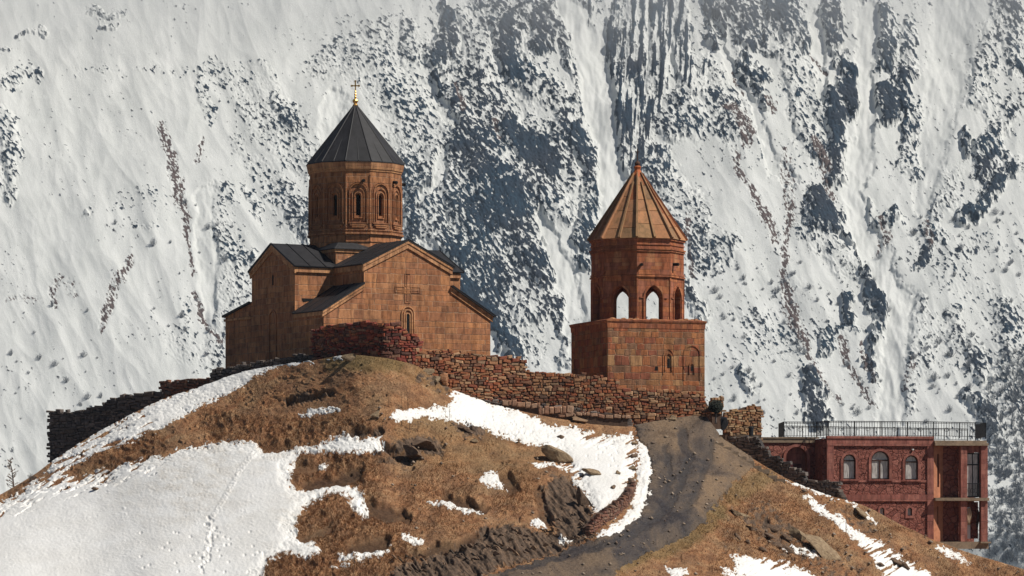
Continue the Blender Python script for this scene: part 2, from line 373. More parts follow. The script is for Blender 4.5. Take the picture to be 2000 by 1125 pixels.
# ================================================================= MOUNTAIN
def mountain():
    xs = np.concatenate([np.linspace(-1900, -60, 60, endpoint=False), np.linspace(-60, 2060, 1500), np.linspace(2070, 3900, 60)])
    ys = np.concatenate([np.linspace(-700, -40, 50, endpoint=False), np.linspace(-40, 1110, 820), np.linspace(1125, 1420, 30)])
    X, Y = np.meshgrid(xs, ys)
    wx = X+14*fbm(X/60, Y/60, 4, 1)*2+14*fbm(X/17, Y/22, 3, 3, .6); wy = Y+14*fbm(X/60, Y/60, 4, 2)*2+18*fbm(X/17, Y/22, 3, 4, .6)
    D = 'diag'; 
    A = [  # diagonal speckle (down-right), blue grey
     ([(0,228,20),(18,290,24),(8,380,16)],.8), ([(0,158,9),(35,152,14),(78,142,9)],.5), ([(5,100,5),(28,98,5)],.6), ([(36,76,4),(88,64,5)],.7),
     ([(170,36,5),(228,26,9)],.65), ([(196,56,6),(224,52,5)],.7), ([(130,134,5),(250,137,4),(380,140,6),(480,130,6)],.22), ([(390,145,10),(400,222,14)],.45),
     ([(430,140,30),(520,190,45),(560,240,40)],.28), ([(512,130,10),(548,170,16)],.4),([(540,196,18),(572,250,18)],.75), ([(480,210,20),(540,265,28),(600,335,22)],.42), ([(470,280,14),(560,400,26),(600,430,22)],.4),
     ([(575,425,24),(600,450,24)],.9), ([(478,362,8),(505,425,9)],.55), ([(440,380,20),(430,430,18)],.3), ([(430,455,22),(462,520,30)],.5), ([(452,508,16),(492,515,18)],.85),
     ([(440,560,18),(470,600,22)],.5), ([(420,690,22),(445,640,20),(430,600,10)],.45),([(350,680,22),(410,705,22)],.3), ([(355,640,10),(360,600,6)],.3), ([(225,385,14),(330,405,22),(320,460,16)],.14), ([(180,432,11)],.6), ([(262,450,8),(300,455,10)],.4),
     ([(620,125,25),(700,130,30)],.22), ([(660,90,20),(740,70,25)],.3), ([(720,120,40),(790,190,45)],.42), ([(760,170,40),(860,290,50)],.45), ([(790,320,30),(840,400,35),(830,470,22)],.62), ([(800,395,14),(812,460,22)],.9),
     ([(865,0,10),(880,70,22),(850,105,20)],.85), ([(800,55,18),(805,100,20)],.5), ([(860,140,10),(868,180,6)],.8),([(905,20,14),(940,110,24),(930,170,22)],.45), ([(960,0,34),(1000,50,40)],.6), ([(985,60,24),(1005,150,24)],.9), ([(1030,20,30),(1060,80,26)],.7),
     ([(1070,0,20),(1110,80,18),(1125,150,14),(1150,220,16)],.55), ([(1010,120,20),(1050,180,22),(1090,190,14)],.6), ([(900,120,26),(950,200,40),(1010,250,40),(1060,320,50)],.4),
     ([(1000,250,22),(1040,300,32),(1070,330,20)],.97), ([(880,200,24),(905,250,30),(950,330,55),(1000,400,55)],.66), ([(920,300,40),(960,380,50),(1010,460,45),(1050,520,35)],.8), ([(960,340,30),(1010,400,30)],.93),
     ([(840,330,16),(900,400,30),(930,470,40),(960,560,45),(975,600,30)],.66), ([(860,470,20),(900,500,26)],.85), ([(1040,350,34),(1090,410,30)],.6), ([(905,560,14),(955,620,16),(1010,690,18)],.95), ([(975,620,18),(1020,610,18),(1060,612,12)],.6), ([(990,540,26),(1040,580,30)],.4),
     ([(1080,200,18),(1110,230,22),(1085,300,20)],.55), ([(1120,250,14),(1145,310,18),(1162,370,20),(1150,440,18),(1135,510,14)],.75), ([(1090,310,20),(1120,350,22)],.4), ([(1040,540,18),(1085,600,16),(1110,660,8),(1108,715,10)],.42), ([(1020,640,14),(1060,700,14)],.2),
     ([(1370,130,20),(1400,200,28),(1440,260,26)],.45), ([(1330,190,20),(1350,240,26),(1300,250,24)],.55), ([(1230,300,22),(1290,330,24),(1340,400,28),(1370,460,18)],.5), ([(1290,410,24),(1330,440,24),(1360,500,10)],.5), ([(1340,460,18),(1380,510,22),(1420,490,24)],.35), ([(1345,560,10),(1368,620,18)],.75),
     ([(1430,0,30),(1465,50,26),(1460,95,18)],.66), ([(1380,20,8),(1400,60,12),(1405,100,8)],.8), ([(1520,0,24),(1540,50,30),(1572,95,16)],.8), ([(1500,80,14),(1515,60,14)],.6), ([(1622,0,18),(1625,60,20),(1640,90,10)],.75),
     ([(1500,105,12),(1560,125,18),(1575,150,14)],.5), ([(1540,150,20),(1570,180,30),(1620,220,20)],.5), ([(1560,220,18),(1585,270,22),(1610,310,18)],.6), ([(1645,125,12),(1662,140,16)],.9), ([(1660,165,22),(1675,210,18)],.98), ([(1630,190,16),(1640,280,16),(1635,340,16)],.93), ([(1592,390,22),(1615,430,28),(1635,450,14)],.88), ([(1590,450,22),(1640,500,24),(1690,530,14)],.35), ([(1460,150,18),(1480,160,12)],.7),([(1475,145,12),(1500,235,6)],.5),
     ([(1640,440,3),(1700,525,3),(1742,610,3)],.8), ([(1700,530,16),(1712,590,18),(1735,630,14),(1705,660,10)],.95), ([(1650,590,12),(1655,620,13)],.9), ([(1600,660,12),(1615,680,12)],.6), ([(1620,640,10),(1670,640,14)],.3), ([(1700,650,6),(1706,740,6)],.75),
     ([(1576,735,12),(1590,770,14),(1598,812,14)],.97), ([(1610,772,8)],.95), ([(1460,730,8),(1470,760,10)],.6), ([(1420,600,8),(1500,640,14),(1480,690,12)],.18),
     ([(1722,30,20),(1735,90,22),(1728,110,16)],.8), ([(1736,190,20),(1730,230,16)],.95), ([(1770,60,18),(1785,130,14)],.5), ([(1760,140,14),(1765,200,10),(1765,260,10)],.7), ([(1790,210,16),(1780,300,22),(1760,310,10),(1785,340,14)],.35), ([(1745,395,9),(1720,430,10)],.6), ([(1722,518,11)],.97), ([(1690,400,12),(1700,440,14)],.4), ([(1680,430,8)],.6),
     ([(1960,0,20),(1970,60,26),(1990,120,20)],.6), ([(1945,60,22),(1920,130,24),(1900,200,18),(1960,220,30)],.42), ([(1915,280,14),(1930,330,24),(1950,260,20)],.7), ([(1880,270,8),(1885,295,8)],.85), ([(1970,340,10),(1930,380,14),(1885,430,14)],.85), ([(1900,300,20),(1990,330,16)],.3), ([(1860,330,14),(1850,400,20),(1800,440,12)],.25), ([(1830,400,10),(1820,470,14),(1800,520,10)],.4), ([(1880,560,30),(1960,600,40)],.12), ([(1850,520,26),(1900,480,30)],.12),
     ([(1800,590,14),(1820,640,22),(1790,700,22),(1770,800,14)],.3), ([(1860,620,18),(1870,660,22)],.4), ([(1895,780,10),(1920,810,16),(1940,860,16)],.8), ([(1950,600,18),(1990,700,40),(1970,850,60)],.35), ([(1925,740,20),(1900,700,20)],.5)]
    Bv = [ # vertical streaks
     ([(1140,0,8),(1152,90,12)],.55), ([(1150,45,10),(1166,70,8)],.4), ([(1192,40,10),(1198,130,20),(1210,230,20),(1225,330,18)],.8), ([(1240,0,26),(1240,100,28),(1235,200,28),(1240,285,20)],.82), ([(1285,0,22),(1290,90,24),(1275,180,24),(1262,260,18)],.8),
     ([(1325,0,18),(1325,90,24),(1345,170,18)],.78), ([(1380,130,6),(1355,190,12)],.7), ([(1215,20,18),(1215,260,14)],.7), ([(1240,250,24),(1255,300,22)],.7),([(1300,330,10),(1290,300,16)],.6), ([(1260,370,12),(1270,400,18)],.5)]
    Cb = [ # brown scree strips
     ([(314,238,6),(328,290,11),(340,345,14),(352,390,12),(362,440,7),(368,480,5),(378,545,4)],.86), ([(398,272,4),(388,318,6)],.7), ([(378,585,4),(395,630,6),(432,682,4)],.85), ([(252,515,8),(236,550,12),(215,605,9),(194,665,4)],.75), ([(114,545,10),(104,575,10),(108,610,8)],.6), ([(22,590,8),(72,592,10)],.25), ([(130,560,12),(150,590,10)],.2),
     ([(895,170,5),(902,215,10)],.8), ([(968,240,6),(975,280,8)],.7), ([(1420,220,12),(1445,235,16),(1460,265,14)],.75), ([(1425,215,10),(1460,290,10)],.6), ([(1440,300,6),(1446,350,8),(1478,400,9),(1508,450,10),(1515,470,8)],.85), ([(1530,300,10),(1540,370,12),(1548,430,10)],.45), ([(1500,200,10),(1512,230,8)],.8), ([(1585,110,3),(1612,145,5)],.8),
     ([(1545,400,8),(1535,480,6),(1528,540,10),(1545,600,16),(1562,640,10),(1585,700,7)],.88), ([(1588,710,4),(1620,760,6),(1640,790,4)],.7), ([(1640,660,8),(1660,710,7),(1700,775,6),(1715,800,3)],.8), ([(1680,670,4),(1706,745,6)],.75), ([(1590,280,12),(1620,330,16)],.7), ([(1600,330,8),(1625,380,12)],.7), ([(1720,420,10),(1730,460,14),(1715,490,6)],.55), ([(1810,430,6),(1818,480,8)],.5), ([(1430,150,4),(1448,185,3)],.7),([(1790,690,6),(1770,760,10)],.4), ([(1340,420,6),(1350,540,8)],.6)]
    dA = stroke_field(wx, wy, A, .3, 1.9); dA = np.minimum(dA*1.1, .975); dB = stroke_field(X+(wx-X)*.4, wy, Bv); dC = stroke_field(X+(wx-X)*.45, Y+(wy-Y)*.45, Cb, .15, 1.35)*.92
    bgd = .012+.03*sstep(600, 1000, X)+.09*sstep(.05, .5, fbm(X/120, Y/160, 3, 9))*sstep(300, 800, X)
    bgd = bgd+.25*(sstep(2040, 2200, X)+sstep(-40, -200, X))*sstep(-.1, .4, fbm(X/150, Y/260, 4, 19))
    dA = np.maximum(dA, bgd)
    # clear couloirs
    K = [([(1090,0,12),(1145,80,32),(1165,200,30),(1190,300,22),(1200,420,26)],1.), ([(1055,420,10),(1088,500,16),(1110,560,22),(1130,640,20)],.9), ([(1395,50,8),(1420,130,8),(1470,210,8),(1510,330,14),(1545,350,10)],.8),
         ([(1590,40,14),(1600,90,14),(1605,190,8)],.8), ([(1690,20,20),(1690,120,16),(1690,230,18),(1680,320,26),(1665,380,16),(1700,480,26),(1760,590,24),(1745,700,24),(1740,830,26)],1.), ([(1860,0,40),(1850,150,36),(1820,300,26),(1800,400,18)],.7), ([(660,200,24),(640,280,20)],.8), ([(815,400,8),(855,350,12),(870,300,10)],.7), ([(820,160,10),(880,230,14)],.6), ([(400,380,20),(405,560,20),(410,640,10)],.7)]
    clr = 1-stroke_field(X+(wx-X)*.5, wy, K, .7, 1.3)
    dA = dA*clr; dB = dB*clr
    def q(n, d):
        s = np.sort(n[60:860:7, 80:1560:7].ravel()); t = np.interp(1-np.clip(d, 0, .995), np.linspace(0, 1, len(s)), s); return n-t
    ca, sa = math.cos(R(58)), math.sin(R(58))
    u = (X*ca+Y*sa); v = (-X*sa+Y*ca)
    nA = fbm(u/17+fbm(X/40, Y/40, 2, 31), v/7, 5, 41, .66)
    u2 = X*.8+Y*.6; v2_ = -X*.6+Y*.8; nI = fbm(u2/12, v2_/6, 5, 45, .66)
    nA = np.where(X < 900, .5*nA+.75*nI, .75*nA+.55*nI)+.30*fbm(X/120, Y/120, 3, 47)
    nB = fbm((X+.06*Y)/9, Y/75, 5, 51, .6)+.35*fbm(X/14, Y/18, 4, 52)
    nC = fbm(u/11, v/4.5, 5, 61, .7)
    dA = dA*(1-.42*sstep(640, 560, X)*(dA > .02)) ; dB *= .78; mA = q(nA+.12*fbm(X/5, Y/4, 3, 91), dA); mB = q(nB, dB); mC = q(nC, dC)
    marg = np.maximum(np.maximum(mA, mB), mC)
    brown = sstep(-.05, .12, dC-np.maximum(dA, dB)*.6)
    dens = np.maximum(np.maximum(dA, dB), dC)
    # base plane at about 45 degrees, then relief along the slope's normal
    Y0 = 2450.; Yd = Y0/(1-1.0*(YH-Y)/F)
    Yd = np.where(Y > 1050, Y0, Yd)
    PX = (X-1000)/F*Yd; PZ = (YH-Y)/F*Yd
    rel = 9*fbm(X/330+.25*Y/330, Y/700, 3, 71)+2.2*ridged((X-.3*Y)/120, Y/260, 3, 73)+.55*fbm((X-.35*Y)/42, Y/95, 4, 75)
    sm = 1-sstep(.0, .25, dens)
    rel = rel+4*sstep(.1, .9, np.maximum(dA, dB))*(1+.6*fbm(X/40, Y/50, 3, 77))
    rel = rel-2.6*(1-clr)*(.8+.8*fbm(X/30, Y/60, 3, 93))+(1-.97*sm)*.55*fbm(X/14, Y/18, 4, 79)
    rel = rel+.55*np.clip(np.maximum(mA, mB)*4, -.3, 1.2)*(.3+.7*(1-sm))+.6*(1-sm)*fbm(u/9, v/4, 3, 83)
    n = np.array([0, -.72, .69])
    V = np.stack([PX, Yd+n[1]*rel, PZ+n[2]*rel], -1)
    m, nt, b = new_mat('snowy_rock', .85, .25); k = N(nt); o = k.obj()
    n_a = k.math('SUBTRACT', k.noise(k.mapping(o, (1.2, .8, .8), (0, R(30), 0)), .55, 5, .7), .5)
    ra = k.math('ADD', k.attr('rock'), k.math('MULTIPLY', n_a, .55))
    ra = k.math('MULTIPLY_ADD', ra, 9., .35, clamp=True)
    big = k.noise(o, .02, 5, .6); fine = k.noise(k.mapping(o, (1.2, .7, .7), (0, R(25), 0)), .5, 7, .75)
    blue = k.mix(k.ramp(big, [(.4, (0., 0., 0.)), (.6, (1., 1., 1.))]), (.012, .036, .066), (.026, .036, .055))  # blue of distance haze is painted into the rock tones
    blue = k.mix(1., blue, k.ramp(fine, [(.34, (.25, .3, .36)), (.52, (.75, .75, .75)), (.70, (1.9, 1.7, 1.5))]), 'MULTIPLY')  # wide tone range paints small dark shadows within the rock
    brn = k.mix(1., (.085, .06, .055), k.ramp(fine, [(.3, (.5, .5, .5)), (.7, (1.7, 1.7, 1.7))]), 'MULTIPLY')
    rock = k.mix(k.attr('brown'), blue, brn)
    sn = k.mix(k.ramp(k.noise(k.mapping(o, (1, 1, .3)), .05, 6, .65), [(.35, (0., 0., 0.)), (.7, (1., 1., 1.))]), (.61, .62, .60), (.70, .705, .685))
    sn = k.mix(k.ramp(k.noise(k.mapping(o, (1.5, 1, .7)), .3, 5, .75), [(.66, (0., 0., 0.)), (.78, (.35, .35, .35))]), sn, (.45, .45, .45))
    nt.links.new(k.mix(ra, sn, rock), b.inputs['Base Color'])
    k.bump(k.math('ADD', fine, k.math('MULTIPLY', k.noise(o, 1.6, 4, .6), .4)), .6, .5, b)
    ob = np_mesh('mountain', V.reshape(-1, 3), grid_faces(len(ys), len(xs)), m, {'rock': marg, 'brown': brown})
    tag(ob, 'steep snow covered mountainside streaked with dark blue grey rock bands', 'mountain', kind='structure')
    def at(px, py):
        i = np.searchsorted(ys, py); j = np.searchsorted(xs, px); return Vector(V[i, j]), float(marg[i, j]), float(dens[i, j])
    return at
mt_at = mountain()
gm, gnt, gb = new_mat('valley_dark_ground'); kk = N(gnt)
gnt.links.new(kk.ramp(kk.noise(kk.obj(), .01, 6, .6), [(.4, (.05, .045, .04)), (.6, (.16, .15, .14))]), gb.inputs['Base Color'])  # unseen floor, coloured dark to cut the light it bounces onto walls
g = MB().add([(-9000, -6000, -108), (9000, -6000, -108), (9000, 9000, -108), (-9000, 9000, -108)], [(0, 1, 2, 3)]).build('valley_floor', gm)
tag(g, 'dark brown valley floor between the hill and the mountain', 'ground', kind='structure')

# ================================================================= HILL
SKY = np.array([(-900,1300),(-400,1150),(-100,1020),(0,966),(60,932),(100,902),(170,856),(250,812),(320,778),(400,753),(460,733),(520,717),(600,706),(650,697),(700,693),(760,700),(810,712),(850,735),(880,760),(960,790),(1060,812),(1150,828),(1235,834),
    (1300,822),(1370,812),(1388,818),(1400,852),(1440,878),(1480,902),(1500,914),(1545,940),(1600,962),(1640,973),(1700,992),(1760,1025),(1830,1058),(1900,1082),(2000,1112),(2200,1180),(2600,1300),(2900,1400)], float)
CP = [(-300,1100,292),(0,966,294),(100,902,296),(250,812,297.5),(400,753,297.5),(500,720,296),(600,706,291.5),(700,693,286.5),(760,700,286),(810,712,286.5),(870,755,287),(960,790,288.5),(1100,818,289),(1235,834,289.5),(1300,824,291),(1380,814,293),(1440,878,290),
      (1500,907,290),(1640,962,289),(1830,1058,289.5),(2000,1112,289),(2300,1230,287),
      (-200,1130,278),(0,1125,266),(200,1000,280),(400,860,287),(300,1125,258),(600,860,281),(600,1125,252),(560,960,270),(850,860,279),(850,1000,266),(800,1125,250),(1000,900,278),(1080,1000,268),
      (1150,900,281),(1240,940,277),(1160,1045,262),(1040,1050,262),(1200,1060,260),(1020,1110,253),(1300,900,283.5),(1300,980,274),(1250,1070,263),(1150,1125,254),
      (1450,930,285),(1430,1000,277),(1400,1125,261),(1600,1010,285),(1600,1125,272),(1800,1125,283),(1900,1180,283),(1000,1300,236),(1600,1300,255),(2100,1300,276),(300,1300,245),(-300,1300,265)]
cp = np.array(CP, float)
def _U(r2): return np.where(r2 > 1e-12, .5*r2*np.log(r2+1e-12), 0)
_px = cp[:, :2]/300.; _n = len(cp)
_A = np.zeros((_n+3, _n+3)); _A[:_n, :_n] = _U(((_px[:, None]-_px[None])**2).sum(-1))+np.eye(_n)*.01
_A[:_n, _n] = 1; _A[:_n, _n+1:] = _px; _A[_n, :_n] = 1; _A[_n+1:, :_n] = _px.T
_w = np.linalg.solve(_A, np.concatenate([cp[:, 2], np.zeros(3)]))
def tps(x, y):
    x = np.asarray(x, float)/300.; y = np.asarray(y, float)/300.; s = _w[_n]+_w[_n+1]*x+_w[_n+2]*y
    for i in range(_n): s = s+_w[i]*_U((x-_px[i, 0])**2+(y-_px[i, 1])**2)
    return s
def skyrow(x):
    x = np.asarray(x, float); return np.mean([np.interp(x+d, SKY[:, 0], SKY[:, 1]) for d in (-14, -7, 0, 7, 14)], axis=0)

SNOW = [
 [(88,925),(100,904),(170,857),(250,813),(320,779),(400,746),(460,716),(520,700),(612,699),(612,709),(560,715),(520,724),(490,745),(462,762),(420,782),(380,800),(345,818),(320,838),(290,848),(250,868),(215,880),(180,895),(140,912),(118,928),(160,930),(215,915),(240,905),(285,893),(330,882),(370,874),(430,863),(500,866),(515,880),(560,880),(600,876),(640,862),(668,848),(700,858),(745,852),(747,884),(690,886),(640,884),(590,890),(572,908),(562,935),(580,955),(625,950),(660,945),(700,952),(716,985),(712,1012),(690,1000),(680,975),(650,968),(618,978),(590,1000),(572,1030),(578,1050),(615,1062),(632,1085),(600,1092),(560,1086),(530,1100),(515,1125),(520,1320),(-500,1320),(-500,1190),(-100,1040),(0,985)],
 [(758,818),(775,806),(800,797),(840,793),(868,795),(882,788),(876,768),(892,763),(930,775),(965,788),(1010,800),(1050,818),(1080,832),(1130,836),(1160,848),(1200,850),(1236,846),(1245,872),(1238,930),(1228,960),(1200,985),(1178,1002),(1160,1003),(1142,970),(1128,948),(1108,920),(1085,912),(1050,913),(1044,905),(1075,903),(1108,908),(1090,885),(1060,872),(1010,862),(975,850),(930,832),(890,822),(850,820),(820,813),(795,822),(775,829)],
 [(588,808),(602,798),(640,794),(662,798),(630,806),(605,814)], [(930,942),(942,930),(965,925),(978,935),(988,950),(960,953)], [(838,984),(872,976),(905,988),(940,996),(905,1000),(862,990)],
 [(1032,1014),(1050,1010),(1068,1022),(1070,1034),(1045,1026)], [(785,1046),(808,1044),(826,1056),(818,1064),(800,1060)], [(662,1084),(700,1078),(735,1072),(762,1068),(750,1084),(705,1094),(665,1096)],
 [(1247,858),(1262,868),(1275,905),(1276,945),(1270,980),(1256,1005),(1222,1035),(1180,1054),(1158,1056),(1172,1040),(1205,1022),(1232,992),(1242,955),(1245,910)], [(1228,829),(1270,821),(1318,818),(1305,827),(1250,833)],
 [(1568,972),(1585,974),(1640,1012),(1690,1045),(1745,1078),(1800,1108),(1850,1145),(1900,1200),(1800,1200),(1730,1130),(1690,1075),(1650,1036),(1600,998)], [(1428,1088),(1470,1086),(1520,1098),(1570,1112),(1620,1140),(1640,1200),(1500,1200),(1440,1125)], [(1296,1104),(1330,1110),(1345,1122),(1320,1135),(1300,1120)], [(1408,1108),(1440,1114),(1450,1140),(1420,1130)],
 [(1530,1060),(1555,1066),(1600,1082),(1590,1088),(1550,1078)], [(1828,1072),(1852,1076),(1878,1090),(1897,1094),(1880,1100),(1850,1088)], [(1655,978),(1672,986),(1715,1020),(1712,1026),(1675,998)], [(638,699),(655,694),(676,695),(668,701)],
 [(625,905),(640,900),(638,915),(625,920)], [(1090,1050),(1115,1052),(1112,1060),(1092,1058)], [(645,1110),(690,1102),(680,1112)], [(1530,940),(1565,945),(1640,975),(1600,966)],[(1190,1000),(1200,1010),(1188,1016)]]
PATH = [[(1240,828),(1300,815),(1370,806),(1402,812),(1408,835),(1400,850),(1432,872),(1462,893),(1472,912),(1430,940),(1394,982),(1370,1022),(1320,1052),(1262,1078),(1215,1105),(1180,1135),(1160,1330),(760,1330),(905,1150),(980,1118),(1060,1096),(1120,1074),(1165,1056),(1215,1040),(1250,1012),(1270,970),(1278,915),(1264,868),(1248,850)]]
ROCK = [[(735,1140),(790,1098),(850,1078),(920,1048),(950,1026),(1010,1024),(1060,1036),(1092,1038),(1060,1000),(1058,950),(1082,925),(1118,935),(1140,965),(1160,1003),(1166,1048),(1100,1078),(1000,1100),(900,1140)],
        [(760,872),(790,848),(840,850),(868,868),(862,892),(820,888)], [(880,828),(920,818),(955,845),(940,858),(900,846)], [(545,790),(600,766),(660,758),(650,772),(590,792)], [(670,850),(690,836),(745,834),(745,850),(700,858)]]
DENT = [([(600,945,16),(650,938,14),(700,925,14)],1.), ([(570,920,10),(640,905,12)],.6), ([(700,985,14),(760,1000,16),(790,1010,12)],.9), ([(870,970,9),(930,990,9),(950,992,7)],1.), ([(980,935,10),(1005,950,10)],.9), ([(690,1070,12),(750,1058,14)],1.), ([(590,1055,10),(640,1030,12)],.7), ([(690,845,10),(740,842,10)],1.), ([(740,870,8),(800,895,12)],.9), ([(560,785,5),(650,766,6)],.9), ([(800,1080,8),(900,1062,9),(950,1040,8)],1.), ([(1050,960,10),(1065,1010,10)],.7), ([(1480,1020,10),(1540,1060,14)],.6), ([(1430,1040,9)],.5), ([(510,875,10),(560,872,8)],.5)]
def hill():
    xs = np.concatenate([np.linspace(-900, -50, 60, endpoint=False), np.linspace(-50, 2050, 1500), np.linspace(2062, 2900, 60)])
    t = np.concatenate([np.linspace(0, 1, 560)])
    sr = skyrow(xs); bot = 1150.
    Yp = sr[None]+t[:, None]*(np.maximum(bot, sr+60)[None]-sr[None])
    ext = np.linspace(1, 14, 16)[1:]; Yp = np.concatenate([Yp, Yp[-1:]+(ext[:, None]-1)*14], 0)
    X = np.broadcast_to(xs[None], Yp.shape).copy()
    D = tps(X, Yp)
    V = np.stack([(X-1000)/F*D, D, (YH-Yp)/F*D], -1)
    # masks in the plan of the slope
    wx = X+7*fbm(X/26, Yp/20, 4, 101)*2; wy = Yp+5*fbm(X/26, Yp/20, 4, 102)*2
    fine = fbm(X/9, Yp/5, 4, 103, .7)*8
    snow = polys_sd(wx, wy, SNOW)+fine
    # streaks of turf through the snow on the left shoulder
    st = stroke_field(X, Yp, [([(60,965,34),(150,925,40),(260,885,36),(330,860,26)],1.), ([(40,1000,22),(120,970,26),(220,935,24),(290,915,20)],.75), ([(170,870,14),(280,820,12)],.5), ([(150,905,14),(300,835,12)],.8), ([(0,1010,14)],1.), ([(290,925,9),(300,932,8)],1.), ([(178,960,6)],.9), ([(300,915,22)],.5), ([(560,1110,25)],.7), ([(1150,860,26),(1220,900,14)],.45), ([(1232,870,12),(1225,960,14)],.8), ([(1700,1090,36),(1780,1130,30)],.75), ([(1500,1120,40)],.6), ([(1110,915,12),(1160,945,8)],.7)])
    ca, sa = math.cos(R(-28)), math.sin(R(-28))
    su = X*ca+Yp*sa; svv = -X*sa+Yp*ca
    snow = snow-st*34*sstep(.0, .3, fbm(su/46, svv/7, 4, 104)+.10*(st-.5))
    snow = snow-11*sstep(.02, .4, fbm(X/6, Yp/4, 4, 107, .65))*np.exp(-(np.clip(snow, -20, 99)/13)**2)
    path = polys_sd(wx+6*fbm(X/12, Yp/8, 4, 109, .7), wy, PATH)+fine*.9
    rock = polys_sd(wx, wy, ROCK)+fine*2
    rs = stroke_field(wx, wy, [([(1480,1010,30),(1540,1060,36),(1570,1080,24)],.7), ([(1430,1060,24)],.4), ([(1650,1000,14),(1700,1030,12)],.5), ([(1760,1090,30)],.4), ([(1600,1100,30),(1660,1110,30)],.5), ([(830,740,16),(870,755,18)],.6),([(740,880,20),(800,900,20)],.6)])
    rock = np.maximum(rock, (rs-.5+1.3*fbm(X/13, Yp/8, 4, 105))*12)
    dent = stroke_field(X+6*fbm(X/40, Yp/30, 2, 161)*2, Yp+5*fbm(X/30, Yp/30, 2, 162)*2, DENT)
    lump = stroke_field(X, Yp, [([(600,910,45),(690,930,60),(660,1040,90)],1.), ([(560,1110,60),(760,1080,60)],.9), ([(420,830,30),(540,850,36),(700,840,30)],.8), ([(300,870,30),(200,910,30)],.7), ([(860,980,80)],.5), ([(1000,960,50)],.5), ([(1500,1050,120)],.35), ([(500,770,60)],.35)])
    inside = sstep(0, 8, Yp-sr[None])
    cell = 1-np.abs(fbm(X/26, Yp/17, 2, 111))*3.2
    h = .16*fbm(X/60, Yp/40, 4, 112)*2+lump*(.2*np.clip(cell, -.3, 1)+.05*fbm(X/9, Yp/7, 3, 113)*2)
    tus = np.clip(fbm(X/10, Yp/6.5, 3, 117)-.18, 0, 1)*sstep(-.2, .3, fbm(X/50, Yp/30, 3, 118)); h = h+.5*tus+.03*fbm(X/6, Yp/4, 3, 114)*(1-sstep(-4, 4, path)*.8)
    h = h*(1-.8*sstep(.1, .5, dent)); h = h-.42*dent*(1+.15*fbm(X/20, Yp/14, 2, 115)*2)
    # slanting strata of the slate outcrop
    sx = (X*math.cos(R(40))-Yp*math.sin(R(40)))*0+ (X*math.sin(R(58))-Yp*math.cos(R(58)))*0
    su2 = X*math.cos(R(52))-(-Yp)*0+0; across = (X*math.sin(R(50))-Yp*math.cos(R(50))); along = (X*math.cos(R(50))+Yp*math.sin(R(50)))
    strat = fbm(across/11, along/50, 3, 121, .6)
    rk = sstep(-3, 6, rock)
    h = h+rk*(.32*strat+.28*ridged(across/26, along/90, 2, 122)-.2)
    h = h*(.25+.75*inside)
    ground_h = h*(1-.85*sstep(-3, 12, snow))*(1-.75*sstep(-8, 6, path))
    nrm = np.array([0, -.42, .9])
    G = V+nrm*ground_h[..., None]
    # back of the hill: plateau then a drop to the valley
    top = G[0]; back = []
    for s, dz in ((1.5, .05), (4, .2), (9, .5), (18, 1.5), (32, 5), (60, 20), (120, 60), (200, 112)):
        b_ = top.copy(); b_[:, 1] += s; b_[:, 2] -= dz; back.append(b_)
    front = []
    for s, dz in ((6, 5), (20, 18), (60, 55), (110, 110)):
        b_ = G[-1].copy(); b_[:, 1] -= s; b_[:, 2] -= dz; front.append(b_)
    GA = np.concatenate([np.array(back[::-1]), G, np.array(front)], 0); nb, nfr = len(back), len(front)
    pad = lambda a: np.concatenate([np.repeat(a[:1], nb, 0), a, np.repeat(a[-1:], nfr, 0)], 0)
    bare0 = sstep(-.1, .35, fbm(X/45, Yp/24, 4, 135))
    green = stroke_field(wx, wy, [([(650,705,20),(720,700,28),(780,705,20)],1.), ([(800,720,20),(860,750,20)],.5), ([(1400,1000,22),(1340,1050,24),(1250,1085,20),(1150,1120,24)],.9), ([(1500,930,16),(1430,965,22)],.7), ([(830,850,60),(950,870,60)],.35), ([(1000,900,60)],.3)])
    dry = sstep(-.2, .3, fbm(X/90, Yp/50, 4, 131))
    m, nt, b = new_mat('dry_turf_and_slate', .95, .1); k = N(nt); o = k.obj()
    f1 = k.noise(o, 1.1, 7, .7); f2 = k.noise(o, 7, 6, .75); f3 = k.noise(k.mapping(o, (1, 1, .6)), .33, 5, .6)
    gr = k.ramp(f1, [(.28, (.12, .058, .032)), (.42, (.26, .125, .062)), (.55, (.36, .195, .10)), (.72, (.46, .285, .16))])
    gr = k.mix(k.ramp(f3, [(.45, (0., 0., 0.)), (.62, (.65, .65, .65))]), gr, (.30, .20, .115))
    gr = k.mix(k.math('MULTIPLY', k.attr('bare'), .55), gr, (.17, .095, .058))
    gr = k.mix(k.math('MULTIPLY', k.attr('green'), .6), gr, (.15, .12, .05))
    gr = k.mix(1., gr, k.ramp(f2, [(.25, (.38, .36, .34)), (.5, (1., 1., 1.)), (.75, (1.5, 1.45, 1.4))]), 'MULTIPLY')
    rk_ = k.ramp(k.noise(k.mapping(o, (2.5, 1, 1), (0, R(35), 0)), 1.4, 7, .75), [(.3, (.045, .034, .028)), (.5, (.13, .09, .065)), (.72, (.3, .19, .12))])
    rf = k.math('ADD', k.attr('rock'), k.math('MULTIPLY', k.math('SUBTRACT', f1, .5), 9.)); rf = k.math('MULTIPLY_ADD', rf, .18, .2, clamp=True)
    soil_shade = k.ramp(f2, [(.3, (.025, .016, .012)), (.7, (.07, .042, .028))])  # bare soil tone, also painting the shade inside the hollows
    c = k.mix(k.math('MULTIPLY', k.attr('dent'), .8), gr, soil_shade); c = k.mix(rf, c, rk_)
    nt.links.new(c, b.inputs['Base Color'])
    k.bump(k.math('ADD', f2, k.math('MULTIPLY', k.noise(o, 22, 4, .7), .5)), 1., .12, b)
